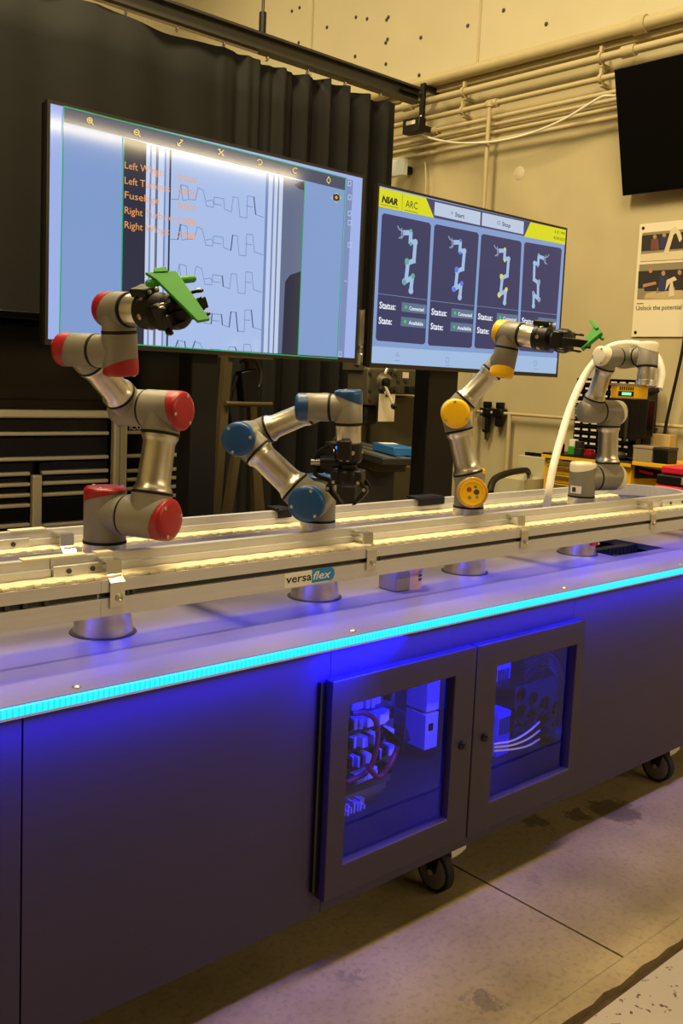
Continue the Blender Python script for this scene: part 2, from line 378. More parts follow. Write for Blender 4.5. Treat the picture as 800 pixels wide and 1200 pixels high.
# table top with a cable opening at the right
tt = MB()
HX0, HX1, HY0, HY1 = 3.14, 3.5, 1.91, 2.16
for (x0, x1, y0, y1) in ((-.6, HX0, 1.656, 2.52), (HX1, 4.02, 1.656, 2.52), (HX0, HX1, 1.656, HY0), (HX0, HX1, HY1, 2.52)):
    tt.box(x0, x1, y0, y1, .8635, ZT)
tt.build('table_top', M['tabletop'], cab, flat=True)
P_('table_frame', M['alu'], -.6, HX0-.02, 1.669, 2.5, .839, .8625)
P_('table_frame', M['alu'], HX1+.02, 4.0, 1.669, 2.5, .839, .8625)
P_('edge_rail', M['alu_bright'], -.6, 4.02, 1.655, 1.668, .838, .8425)
def led_material():
    m = bpy.data.materials.new('blue_led_diffuser'); m.use_nodes = True; nt = m.node_tree; b = nt.nodes['Principled BSDF']
    b.inputs['Base Color'].default_value = (.02, .1, .2, 1); b.inputs['Roughness'].default_value = .4
    b.inputs['Emission Color'].default_value = (0, .27, 1, 1)
    g = nt.nodes.new('ShaderNodeNewGeometry'); sx = nt.nodes.new('ShaderNodeSeparateXYZ'); nt.links.new(g.outputs['Position'], sx.inputs[0])
    m1 = nt.nodes.new('ShaderNodeMath'); m1.operation = 'MULTIPLY'; m1.inputs[1].default_value = 2*math.pi/.0115; nt.links.new(sx.outputs['X'], m1.inputs[0])
    m2 = nt.nodes.new('ShaderNodeMath'); m2.operation = 'SINE'; nt.links.new(m1.outputs[0], m2.inputs[0])
    mr = nt.nodes.new('ShaderNodeMapRange'); mr.inputs['From Min'].default_value = -1; mr.inputs['To Min'].default_value = 2.6; mr.inputs['To Max'].default_value = 4.2
    nt.links.new(m2.outputs[0], mr.inputs['Value']); nt.links.new(mr.outputs[0], b.inputs['Emission Strength']); return m
M['led'] = led_material()
P_('led_strip', M['led'], -.6, 4.02, 1.652, 1.668, .843, .8625, bevel=.003, label='glowing cyan blue light strip')
for x in (.841, 1.582, 2.487, 3.218):
    MB().lathe((x, 1.686, ZT), (0, 0, 1), [(0, .009), (.002, .0085), (.0045, .005)], 14).build('screw', M['steel'], cab)
def caster(x, y):
    f = MB().prism([(x-.024, y-.035, ZB), (x-.024, y+.035, ZB), (x-.024, y+.016, .062), (x-.024, y-.016, .062)], (.004, 0, 0))
    f.prism([(x+.024, y-.035, ZB), (x+.024, y+.035, ZB), (x+.024, y+.016, .062), (x+.024, y-.016, .062)], (-.004, 0, 0)).box(x-.028, x+.028, y-.04, y+.04, .129, .1395)
    fk = f.build('caster', M['black'], cab)
    r = .0625
    MB().lathe((x-.016, y, r), (1, 0, 0), [(0, .05), (0, .058), (.004, r), (.028, r), (.032, .058), (.032, .05)], 32).build('wheel', M['black_soft'], fk)
    MB().lathe((x-.0185, y, r), (1, 0, 0), [(0, .02), (.0005, .046), (.0025, .0515), (.0345, .0515), (.037, .046)], 32).build('wheel_hub', M['hub'], fk)
    MB().lathe((x-.03, y, r), (1, 0, 0), [(0, .006), (.001, .0085), (.059, .0085), (.06, .006)], 12).build('axle', M['steel'], fk)
    MB().prism([(x+.03, y-.03, .13), (x+.085, y-.042, .1395), (x+.085, y-.042, .118), (x+.06, y-.04, .106), (x+.03, y-.032, .098)], (0, .012, .0)).build('brake_lever', M['alu_bright'], fk, bevel=.003)
caster(2.018, 1.745); caster(3.283, 1.745)
for x in (-.2, .75, 2.018, 3.283): caster(x, 2.42) if x > 1 else None

# the led strip's downward side: it washes the panels below the table lip
area('edge_lamp', (1.7, 1.653, .8375), (1.7, 1.85, .2675), 4.6, .006, 20, (.015, .014, 1.0), math.radians(98))
# blue lamps inside the cabinet (the strip lights the cabinet has)
BLUE = (.001, .003, 1.0)
area('cabinet_lamp', (1.85, 1.72, .826), (1.75, 2.05, .4), .75, .03, 10.0, BLUE, math.radians(115))
area('cabinet_lamp', (2.62, 1.72, .826), (2.62, 2.05, .4), 1.1, .03, 10.0, BLUE, math.radians(115))

# ---- things inside the cabinet
bp = thing('equipment_panel', 'upright backplate crowded with terminal modules behind the left cabinet window', 'panel', (2.05, 2.1, ZB+.0125))
Yb = 2.1
def q(px, py, Y=Yb): p = PY(px, py, Y); return p
x0, x1 = q(403, 900)[0]-.02, q(459, 880)[0]; zt, zb = .80, ZB+.03
box('backplate', M['cab_in'], x0, x1, Yb, Yb+.006, zb, zt, bp)
box('foot', M['steel'], x0+.02, x1-.02, Yb, Yb+.05, ZB+.0125, zb, bp)
rnd = random.Random(3)
z = zb+.05
for r_ in range(9):
    x = x0+.012; hh = rnd.uniform(.024, .04)
    while x < x1-.04:
        w = rnd.choice((.012, .018, .03)); 
        if rnd.random() < .88: box('module', M['white'] if rnd.random() < .7 else M['black'], x, x+w-.003, Yb-rnd.uniform(.02, .045), Yb-.0005, z, z+hh, bp, bevel=.002)
        x += w
    z += hh+.026
dr = thing('servo_drive', 'pale upright drive box mounted at the back of the left window', 'device', q(507, 850, 2.15))
p0, p1 = q(497, 880, 2.15), q(516, 800, 2.15)
box('case', M['white'], p0[0], p1[0], 2.15, 2.25, p0[2], p0[2]+.13, dr, bevel=.003); box('case', M['white'], p0[0], p1[0], 2.15, 2.25, p0[2]+.138, .8, dr, bevel=.003)
box('socket', M['black'], p0[0]+.015, p0[0]+.035, 2.146, 2.1498, p0[2]+.07, p0[2]+.095, dr)
box('mounting_foot', M['steel'], p0[0]+.01, p1[0]-.01, 2.251, 2.487, p0[2]+.02, p0[2]+.05, dr)
h = MB(); h.tube([q(406, 917, 2.03), q(432, 902, 2.03), q(442, 870, 2.03), q(440, 845, 2.03), q(428, 836, 2.03), q(412, 836, 2.04)], .0085)
tag(h.build('red_hose', M['redhose']), 'red hose looping up across the terminal modules in left window', 'hose')
h = MB(); h.tube([q(430, 897, 2.0), q(440, 909, 2.0), q(448, 908, 2.0), q(458, 893, 2.0), q(466, 875, 2.03)], .0085)
tag(h.build('red_hose', M['redhose']), 'short red hose sagging low beneath the modules in left window', 'hose')
h = MB()
for k in range(7): h.tube([q(446+k, 850+k*3, 2.03), q(462+k, 862+k*2, 2.0), q(472, 872+k, 2.0), q(480-k, 866-k*3, 2.03)], .003, 6)
tag(h.build('wire_bundle', M['black_soft']), 'bundle of thin dark wires right of the red hoses', 'wires')
cb = MB(); p = q(412, 934, 2.03)
for k in range(14): cb.box(p[0]-.06+k*.009, p[0]-.053+k*.009, 2.03+rnd.uniform(-.01, .01), 2.06, ZB+.0125, ZB+.0125+rnd.uniform(.012, .035))
tag(cb.build('terminal_scrap', M['white']), 'small pale connector block lying on cabinet bottom below the modules', 'connector')
bs = thing('box_rail', 'thin pale slotted rail standing in the middle of the left window', 'rail', q(481, 850, 2.3))
box('rail', M['alu'], q(479, 850, 2.3)[0], q(483, 850, 2.3)[0], 2.3, 2.487, q(481, 862, 2.3)[2], q(481, 838, 2.3)[2], bs)

fp = thing('fan_plate', 'upright plate with nine dark round fan holes behind right cabinet window', 'plate', q(630, 840, 2.1))
a, b = q(601, 862, 2.1), q(656, 790, 2.1)
box('plate', M['cab_in'], a[0], b[0], 2.1, 2.106, ZB+.0125, b[2], fp)
for (px, py) in ((610, 813), (624, 818), (638, 823), (651, 829), (610, 832), (622, 838), (634, 842), (651, 848), (636, 857)):
    MB().lathe(q(px, py, 2.1), (0, -1, 0), [(0, .026), (.004, .026), (.006, .02), (.004, .006)], 18).build('fan_hole', M['black_soft'], fp)
for i, (nm, yy, lab) in enumerate((('power_supply', (775, 800), 'pale power supply box high at left of right cabinet window'), ('power_supply', (832, 884), 'ribbed power supply box low at left of right cabinet window'))):
    t = thing(nm, lab, 'device', q(590, yy[1], 2.03)); a, b = q(581, yy[1], 2.03), q(599, yy[0], 2.03)
    zlo = a[2] if i == 0 else ZB+.0125
    box('case', M['white'], a[0], b[0], 2.03, 2.12, zlo, b[2], t, bevel=.003)
    if i == 0: box('mounting_foot', M['steel'], a[0]+.01, b[0]-.01, 2.121, 2.487, zlo+.01, zlo+.04, t)
    for k in range(5): box('vent_rib', M['cab_in'], a[0]+.008+k*.013, a[0]+.014+k*.013, 2.026, 2.0297, b[2]-.08, b[2]-.02, t)
h = MB()
for k in range(7):
    dx = k*1.6
    h.tube([q(614, 775+k*4, 1.95), q(634, 765+k*3, 1.92), q(652-dx*.4, 775+k*2, 1.88), q(664-dx, 812, 1.85), q(662-dx*1.5, 850+k, 1.84), q(646-dx, 872-k*2, 1.83), q(630-dx*.3, 868-k*3, 1.85), q(626, 850-k, 1.88)], .004, 7)
tag(h.build('cable_coil', M['darksteel']), 'big coil of looped cables hanging inside the right cabinet window', 'cable')
h = MB()
for k in range(3): h.tube([q(578, 872+k*4, 1.78), q(600, 868+k*5, 1.77), q(618, 858+k*8, 1.765), q(632, 846+k*10, 1.77)], .0035, 7)
tag(h.build('loose_cable', M['white']), 'pale loose cables crossing low in front of fan plate', 'cable')
h = MB()
for (pa, pb, pc) in (((600, 830), (612, 850), (626, 838)), ((620, 822), (630, 838), (650, 832)), ((604, 850), (616, 846), (634, 824))):
    h.tube([q(*pa, 2.08), q(*pb, 2.05), q(*pc, 2.08)], .005, 7)
tag(h.build('fan_lead', M['black_soft']), 'dark leads draped between the fan holes of the plate', 'cable')

# ------------------------------------------------------------------ the loop conveyor
M['slot'] = mat('slot_shade_paint', (52, 50, 56), .5, .2)  # dark colour stands in for shade inside the beam slot
cv = thing('conveyor', 'long aluminium loop conveyor on the table with cream link belt and clamps', 'conveyor', (1.9, 2.07, ZT))
def C_(n, m, *a, **k): return box(n, m, *a, cv, **k)
def rail(dy, xa, xb, xj, front):
    y = 1.85+dy
    for (x0, x1) in ((xa, PY(118, 700, 1.85)[0]-.0), (PY(118, 700, 1.85)[0]+.0008, xb)):
        b = MB(); b.prism([(x0, y, .95), (x0, y, .9905), (x0, y+.013, .9905), (x0, y+.013, 1.0035), (x0, y, 1.0035), (x0, y, 1.031), (x0, y+.055, 1.031), (x0, y+.055, .95)], (x1-x0, 0, 0))
        b.build('beam', M['alu'], cv, flat=True)
        MB().box(x0+.002, x1-.002, y+.0115, y+.0128, .9908, 1.0032).build('slot_shade', M['slot'], cv, flat=True)
    for (x0, x1) in ((xa, xj-.001), (xj+.001, 3.62 if front else 3.62)):
        MB().prism([(x0, y+.056, 1.0312), (x0, y+.056, 1.0545), (x0, y+.0635, 1.0565), (x0, y+.0635, 1.0775), (x0, y+.085, 1.0775), (x0, y+.085, 1.0312)], (x1-x0, 0, 0)).build('guide_rail', M['alu'], cv, flat=True)
    bm = MB(); x = xa; rr = random.Random(5); i = 0
    while x < xb-.03:
        L = .034
        for (ly, lz) in ((0, 0),):
            t = (i % 2)*.006
            bm.obox((x+L/2, y+.030-t*.3, 1.0355), (L*.56, .0, .0008*(1 if i % 2 else -1)), (0, .0215+t*.35, 0), (0, 0, .0042))
        bm.box(x+.004, x+.020, y+.0035, y+.010, 1.0315, 1.0385)
        x += L; i += 1
    bm.build('link_belt', M['rope'], cv, bevel=.002)
def clamp(x, dy, w=.036):
    y = 1.85+dy
    pf = [(y+.063, 1.0715), (y+.013, 1.0715), (y+.011, 1.041), (y-.0055, 1.025), (y-.0055, .969), (y-.0015, .969), (y-.0015, 1.0232), (y+.015, 1.0395), (y+.017, 1.068), (y+.063, 1.068)]
    c = MB().prism([(x, a, b) for a, b in pf], (w, 0, 0)).build('clamp', M['alu_bright'], cv, flat=True)
    MB().lathe((x+w*.6, y-.0055, .99), (0, -1, 0), [(0, .0085), (.003, .0085), (.0035, .006), (.006, .0055), (.0045, .003)], 12).build('bolt', M['steel'], c)
    for k in (.012, .026): MB().lathe((x+w+k, y+.0112, .997), (0, -1, 0), [(0, .0055), (.008, .0055), (.009, .003)], 10).build('slot_nut', M['darksteel'], c)
def splice(x0, x1, dy):
    y = 1.85+dy
    s_ = box('splice_plate', M['alu'], x0, x1, y+.0475, y+.0555, 1.0395, 1.0625, cv, bevel=.001)
    for t in (.3, .78): MB().lathe((x0+(x1-x0)*t, y+.0475, 1.050), (0, -1, 0), [(0, .0058), (.003, .0058), (.0034, .003)], 12).build('bolt', M['darksteel'], s_)
xj = PY(60.5, 660, 1.906)[0]
rail(0, -.4, 3.98, xj, True); rail(.35, -.4, 3.62, .75, False)
for (px, py) in ((128, 690), (429, 645), (610, 620), (762, 602)): clamp(PY(px, py, 1.85)[0], 0)
clamp(1.055, .35)
splice(xj+.001, PY(120, 662, 1.9)[0], 0); splice(PY(776, 592, 1.9)[0], PY(800, 592, 1.9)[0]+.03, 0); splice(.80, .99, .35)
for px in (6, 27, 52): 
    p = PY(px, 716-px*.13, 1.863); MB().lathe((p[0], 1.8612, .997), (0, -1, 0), [(0, .006), (.009, .006), (.0095, .003)], 10).build('slot_nut', M['darksteel'], cv)
for (x0, x1) in ((xj-.06, xj+.085), (xj+.11, xj+.15)): C_('wear_strip', M['rope'], x0, x1, 1.912, 1.938, 1.0776, 1.0812)
for (x0, x1) in ((.84, .91), (.95, 1.04)): C_('wear_strip', M['rope'], x0, x1, 2.262, 2.288, 1.0776, 1.0812)
# the return bend at the right hand end
def arc(r, c=(3.62, 2.0995), n=22): return [(c[0]+r*math.cos(-math.pi/2+math.pi*i/n), c[1]+r*math.sin(-math.pi/2+math.pi*i/n)) for i in range(n+1)]
for (r0, r1, z0, z1, nm, mm) in ((.165, .186, 1.0312, 1.0775, 'end_guide', M['alu']), (.187, .25, .955, 1.030, 'end_beam', M['alu']), (.192, .236, 1.0305, 1.039, 'end_belt', M['rope'])):
    o, i = arc(r1), arc(r0); mb = MB()
    for k in range(len(o)-1):
        mb.add([(*i[k], z0), (*i[k+1], z0), (*o[k+1], z0), (*o[k], z0), (*i[k], z1), (*i[k+1], z1), (*o[k+1], z1), (*o[k], z1)],
               [(0, 1, 2, 3), (7, 6, 5, 4), (4, 5, 1, 0), (6, 7, 3, 2)])
    mb.add([(*i[0], z0), (*o[0], z0), (*o[0], z1), (*i[0], z1)], [(0, 1, 2, 3)]); mb.add([(*i[-1], z0), (*o[-1], z0), (*o[-1], z1), (*i[-1], z1)], [(3, 2, 1, 0)])
    mb.build(nm, mm, cv)
for x in (.3, 1.4, 2.75, 3.45):
    C_('cross_tie', M['alu'], x-.02, x+.02, 1.906, 2.199, .955, .985)
    C_('support_post', M['alu'], x-.02, x+.02, 2.2, 2.25, ZT+.0005, .9495)
# sticker
s0, s1 = PY(333, 690, 1.849), PY(391.5, 677, 1.849); zs0, zs1 = .956, .990
C_('sticker', M['white'], s0[0], s1[0]-.02, 1.8488, 1.8499, zs0-.003, zs1)
xm = PY(365, 683, 1.849)[0]
pts = [(xm, zs0+.001), (s1[0]-.016, zs0+.001)]+[(s1[0]-.016+.016*math.sin(a), (zs0+zs1+.003)/2-.018*math.cos(a)) for a in np.linspace(.2, math.pi-.2, 8)]+[(s1[0]-.016, zs1+.002), (xm, zs1+.002)]
M['sky_print'] = mat('sky_blue_print', (20, 130, 200), .45)
MB().prism([(a, 1.8487, b) for a, b in pts], (0, -.0006, 0)).build('sticker_block', M['sky_print'], cv, flat=True)
text('lettering', 'versa', (s0[0]+.004, 1.8480, zs0+.009), (1, 0, 0), (0, 0, 1), .021, M['black'], cv, width=xm-s0[0]-.006, fat=.012)
text('lettering', 'flex', (xm+.003, 1.8478, zs0+.009), (1, 0, 0), (0, 0, 1), .021, M['white'], cv, width=s1[0]-xm-.016, shear=.25, fat=.012)
# added blue lamp, unseen under the front beam, to tint the table top
area('added_blue_lamp', (1.8, 1.93, .946), (1.8, 1.93, 0), 4.2, .02, 5.5, (.03, .04, 1))

# small things on and under the conveyor
def pedestal(x, y, lab):
    t = thing('robot_pedestal', lab, 'pedestal', (x, y, ZT), 'steel robot pedestals')
    MB().lathe((x, y, ZT+.0005), (0, 0, 1), [(0, .0705), (.003, .0705), (.03, .067), (.07, .061), (.1306, .061)], 40).build('column', M['brushed'], t)
    MB().lathe((x, y, ZT+.0003), (0, 0, 1), [(0, .0715), (0, .079), (.002, .0775), (.002, .0715)], 36).build('gap_ring', M['grommet'], t)  # added dark ring in place of the open hole in the table
ROB = {'red': (1.072, 2.016, .996), 'blue': (1.741, 2.023, .998), 'yellow': (2.406, 2.029, .996), 'white': (3.066, 2.031, .996)}
for k, lab in (('red', 'flared steel pedestal through the table under the red-capped robot'), ('blue', 'flared steel pedestal behind the blue and white conveyor sticker'), ('yellow', 'flared steel pedestal under the yellow-capped robot'), ('white', 'flared steel pedestal beside the dark table opening')):
    pedestal(ROB[k][0], ROB[k][1], lab)
p = PZ(485, 690, ZT); cx, cyy = p[0], p[1]+.04
t = thing('canister', 'peach canister with barcode label standing in table between blue and yellow robots', 'canister', (cx, cyy, ZT))
M['peach'] = mat('peach_card', (226, 186, 168), .6)
MB().lathe((cx, cyy, ZT), (0, 0, 1), [(0, .052), (.05, .052), (.052, .0535), (.0805, .0535)], 32).build('body', M['peach'], t)
MB().box(cx-.085, cx-.02, cyy-.045, cyy+.03, ZT, ZT+.08).build('side_box', M['clear'], t, bevel=.004)
for i in range(3):
    for j in range(2):
        a = -1.05+j*.22; c_ = V(cx+.0525*math.cos(a-.35), cyy+.0525*math.sin(a-.35), ZT+.03+i*.012)
        MB().obox(c_, (.004*math.sin(.35-a)*1, .004*math.cos(a-.35), 0), (0, 0, .004), (.0008*math.cos(a-.35), .0008*math.sin(a-.35), 0)).build('label_mark', M['blue'], t)
ch = thing('cable_chain', 'black cable drag chain lying in the dark table opening', 'cable chain', (3.32, 2.0, .8635))
for i in range(12): box('link', M['black_soft'], 3.155+i*.028, 3.18+i*.028, 2.02, 2.06, .832, .866, ch, bevel=.004)
P_('opening_tray', M['black_soft'], HX0-.02, HX1+.02, HY0-.02, HY1+.02, .80, .803)
box('chain_tray', M['darksteel'], 3.15, 3.49, 2.0, 2.08, .8035, .8315, ch)
p = PY(697, 629, 1.87)
pk = thing('pink_clip', 'small pink clip with a white bead under conveyor beside the fourth clamp', 'clip', (p[0], 1.87, p[2]))
box('clip_body', M['pink'], p[0]-.02, p[0]+.02, 1.865, 1.88, .932, .9495, pk, bevel=.002)
MB().ball((p[0]+.012, 1.862, .94), .005).build('bead', M['white'], pk)
def brk(px, py, w, h, lab):
    p = PY(px, py, 2.25); t = thing('sensor_bracket', lab, 'bracket', (p[0], 2.23, 1.04))
    box('bracket_plate', M['black'], p[0]-w/2, p[0]+w/2, 2.243, 2.253, 1.058, 1.0505+h, t, bevel=.002)
    box('bracket_foot', M['black'], p[0]-w/2, p[0]+w/2, 2.2535, 2.31, 1.0805, 1.088, t, bevel=.002)
brk(333, 606, .05, .034, 'black sensor bracket on the back rail left of blue-capped robot'); brk(505, 588, .13, .034, 'wide black bracket on the back rail left of yellow-capped robot')
# ------------------------------------------------------------------ the four robots
S_ = 1.04
D1, SO, L1, EO, L2, WO, D5, D6 = .15185, .1198, .24355, .0925, .2132, .1038, .08535, .0921
def robot(key, label, q, capm, amber=False):
    j1, j2, j3, j4, j5 = [math.radians(a) for a in q]
    base = V(*ROB[key]); Z = V(0, 0, 1); s = S_
    u = V(math.cos(j1), math.sin(j1), 0); h = np.cross(u, Z)
    dr = lambda a: math.cos(a)*h+math.sin(a)*Z
    J = base+Z*D1*s; Sh = J+u*SO*s; a = dr(j2); E = Sh+a*L1*s; F = E-u*EO*s; b = dr(j3); Wc = F+b*L2*s; P1 = Wc+u*WO*s
    v = dr(j4); P2 = P1+v*D5*s; n = np.cross(v, u); w = math.cos(j5)*u+math.sin(j5)*n; P3 = P2+w*D6*s
    t = thing('collaborative_robot', label, 'robot', base, 'collaborative robots on the table')
    G, K = M['robot_grey'], M['black_soft']
    def lathe(o, ax, prof, ref=None, nn=36): return MB().lathe(o, ax, [tuple([p[0]*s, p[1]*s]+([p[2]*s] if len(p) > 2 else [])) for p in prof], nn, ref)
    def ring(o, ax, t0, r): lathe(o, ax, [(t0, r-.001), (t0+.0005, r+.0006), (t0+.0055, r+.0006), (t0+.006, r-.001)]).build('seal_ring', K, t)
    def cap(o, ax, tl, r, branch, m=None, lab=None):
        c = lathe(o, ax, [(tl-.0235, r*1.012, .0135), (tl-.010, r*1.016, .004), (tl-.005, r*.985), (tl-.0015, r*.90), (tl, r*.72), (tl+.0006, r*.3)], branch).build('joint_cap', m or capm, t, angle=50, label=lab)
        ax = unit(ax); e1 = unit(branch); e2 = np.cross(ax, e1)
        for k in range(3):
            an = .9+k*2.094; o2 = o+ax*(tl-.0022)*s+(e1*math.cos(an)+e2*math.sin(an))*r*.80*s
            lathe(o2, ax, [(0, .0042), (.0022, .0042), (.003, .0025)], None, 10).build('cap_screw', M['steel'], c)
        return c
    def body(name, o, ax, t0, tl, r, branch, blen, rb, round_end=False):
        if round_end: prof = [(t0, r), (tl-.018, r), (tl-.009, r*.94), (tl-.003, r*.78), (tl, r*.5)]
        else: prof = [(t0, r), (tl-.0245, r, .0135), (tl-.023, r*.97, .0135)]
        m_ = lathe(o, ax, prof, branch); m_.lathe(o, branch, [(0, rb*s), (blen*s, rb*s)], 36, ax)
        return m_.build(name, G, t, angle=40)
    # base and shoulder
    lathe(base, Z, [(0, .0575), (.012, .0575), (.0135, .0485), (.0825, .0485)]).build('base', M['alu_bright'], t)
    ring(base, Z, .083, .0485)
    body('shoulder_joint', J, Z, -.0625, .060, .0475, u, .0575, .0455); cap(J, Z, .060, .0475, u)
    ring(J, u, .058, .0455)
    # upper arm
    body('upper_arm_joint', Sh, u, -.0555, .062, .047, a, .052, .0455)
    cap(Sh, u, .062, .047, a, M['amber'] if amber else None, 'see-through amber joint cap with parts showing inside' if amber else None)
    if amber:
        o2 = Sh+u*.0625*s; lathe(o2, u, [(0, .0385), (.003, .0385), (.0035, .034), (.001, .033)], a).build('cap_rim', capm, t)
        for (x, y, r_, mm) in ((.012, .008, .008, 'redhose'), (-.012, .012, .006, 'wood'), (0, -.012, .009, 'machine'), (-.016, -.01, .005, 'steel'), (.016, -.012, .005, 'green')):
            lathe(o2+(a*x+np.cross(u, a)*y)*s, u, [(0, r_), (.0012, r_), (.0015, r_*.6)], None, 10).build('cap_insert', M[mm], t)
    ring(Sh, a, .0525, .0455)
    lathe(Sh, a, [(.0585, .0445), (.063, .0445), (.069, .0405), (.077, .038), (.088, .037), (L1-.078, .0358), (L1-.069, .038), (L1-.064, .0412), (L1-.058, .0412)]).build('upper_arm_tube', M['brushed'], t)
    ring(E, -a, .0515, .0425)
    body('elbow_joint', E, u, -.0435, .056, .044, -a, .051, .042); cap(E, u, .056, .044, -a)
    ring(E, -u, .044, .0425)
    # forearm
    body('forearm_joint', F, -u, -.0425, .043, .0425, b, .048, .0385, True)
    ring(F, b, .0485, .0385)
    lathe(F, b, [(.0545, .0375), (.059, .0375), (.065, .0335), (.074, .0315), (L2-.068, .0305), (L2-.060, .032), (L2-.054, .0345), (L2-.047, .0345)]).build('forearm_tube', M['brushed'], t)
    ring(Wc, -b, .0405, .035)
    m_ = lathe(Wc, -u, [(-.04, .0355), (.0265, .0355, .012), (.028, .0345, .012)], -b); m_.lathe(Wc, -b, [(0, .0345*s), (.040*s, .0345*s)], 36, u); m_.build('wrist_joint', G, t, angle=40)
    cap(Wc, -u, .050, .0355, -b)
    ring(Wc, u, .0405, .035)
    # wrist one, wrist two, tool flange
    body('wrist_joint', P1, -v, -.0365, .050, .036, -u, .0572, .0345); cap(P1, -v, .050, .036, -u)
    ring(P1, v, .037, .0352)
    body('wrist_joint', P2, -w, -.038, .046, .036, -v, .0422, .0345); cap(P2, -w, .046, .036, -v)
    ring(P2, w, .0385, .0352)
    lathe(P2, w, [(.0448, .0315), (.046, .033), (.088, .033), (.0915, .0315)]).build('tool_flange', M['alu_bright'], t)
    return dict(t=t, P3=P3, w=w, v=v, u=u, P2=P2, s=s)
def gripper(R, up, L, spread=.028, lab=None):
    t, o, w = R['t'], R['P3'], R['w']; up = unit(np.array(up)-w*(np.array(up)@w)); sd = np.cross(w, up); K = M['black']
    g = MB().lathe(o, w, [(-.0015, .036), (.0, .039), (.012, .039), (.014, .0375), (.045, .0375), (.052, .031), (.056, .024), (.066, .022), (.07, .026)], 32, up)
    gb = g.build('gripper', K, t, angle=30, label=lab)
    for k in range(6):
        an = .5+k*1.047; p = o+w*.022+(up*math.cos(an)+sd*math.sin(an))*.0368
        r_ = up*math.cos(an)+sd*math.sin(an)
        MB().lathe(p, r_, [(0, .006), (.0025, .006), (.003, .003)], 10).build('bolt', M['steel'], gb)
    MB().obox(o+w*.014+up*.0425, w*.026, sd*.019, up*.009).build('wrist_camera', K, gb, bevel=.004)
    for k in (-1, 1): MB().lathe(o+w*.0405+up*.043+sd*k*.009, w, [(0, .0045), (.0025, .0045), (.003, .002)], 10).build('camera_lens', M['steel'], gb)
    m0 = .068
    pb = MB().lathe(o, w, [(.066, .026), (.072, .034), (.080, .037), (.104, .037), (.112, .030), (.116, .020)], 28, up); pb.obox(o+w*(m0+.022), w*.020, sd*.043, up*.027)
    pb.build('palm', K, gb, bevel=.006)
    for k in (-1, 1):
        def pt(x, y): return o+w*x+sd*(k*y)
        for z in (-1, 1):
            o2 = up*z*.0215
            MB().prism([pt(*c)+o2 for c in ((m0+.03, .026), (m0+.024, .040), (m0+.046, .056), (m0+.06, .056), (m0+.062, .048), (m0+.048, .044))], up*z*.006).build('knuckle_link', K, gb, bevel=.002)
            for c in ((m0+.034, .034), (m0+.052, .050)): MB().lathe(pt(*c)+up*z*.0275, up*z, [(0, .0046), (.002, .0046), (.0025, .002)], 10).build('pin', M['steel'], gb)
        MB().prism([pt(*c)-up*.012 for c in ((m0+.044, .042), (m0+.046, .055), (m0+.062, .055), (L-.02, spread+.012), (L, spread*.5+.007), (L, spread*.5-.003), (L-.022, spread-.002), (m0+.058, .042))], up*.024).build('finger', K, gb, bevel=.0025)
    return gb
red = robot('red', 'robot arm with red joint caps holding a green plane wing, nearest the camera', (-66.54, 101.4, 35.1, 83.9, -15.7), M['red'])
blu = robot('blue', 'robot arm with blue joint caps, folded with its gripper hanging down', (-141.0, 39.96, 154.8, 178.0, 92), M['blue'])
yel = robot('yellow', 'robot arm with yellow joint caps reaching right with a small green part', (-136.66, 74.9, 130.1, 98.4, 54.3), M['yellow'], amber=True)
whi = robot('white', 'robot arm with off-white joint caps and white hose, farthest right', (-13.67, 93.2, 69.8, 6.6, -96), M['white_cap'])
gripper(red, V(0, 0, .8)-FW*.35-RT*.2, .142, .014); gripper(yel, (0, 0, 1), .178, .012)
gb = gripper(blu, (-.75, -.5, 0), .165, .03)
o, w = blu['P3'], blu['w']
MB().cyl(o+w*.05-RT*.02, o+w*.05-RT*.075, .016).build('tool_valve', M['black'], gb)
MB().cyl(o+w*.05-RT*.0755, o+w*.05-RT*.10, .009).build('valve_fitting', M['steel'], gb)
MB().tube([o+w*.005-RT*.05, o+w*.03-RT*.085, o+w*.08-RT*.09, o+w*.10-RT*.05], .006).build('tool_cable', M['black_soft'], gb)
MB().ball(o+w*.012-RT*.03-FW*.024, .004).build('indicator', mat('blue_indicator', (20, 60, 255), .4, emis=(40, 90, 255), estr=3), gb)
Jw = V(*ROB['white'])
def wrap(a0, a1, z0, z1, r):
    A = [math.radians(a0+(a1-a0)*i/6) for i in range(7)]; c = Jw+V(0, 0, .112*S_); mb = MB()
    for p, q in zip(A[:-1], A[1:]):
        mb.prism([c+V(r*math.cos(p), r*math.sin(p), z0), c+V(r*math.cos(q), r*math.sin(q), z0), c+V(r*math.cos(q), r*math.sin(q), z1), c+V(r*math.cos(p), r*math.sin(p), z1)], V(math.cos((p+q)/2), math.sin((p+q)/2), 0)*.0008)
    return mb
wrap(158, 212, -.014, .014, .0497).build('label_plate', M['white'], whi['t'], flat=True, label='small white label on the base')
wrap(170, 188, -.008, .009, .0507).build('label_print', M['darksteel'], whi['t'], flat=True)
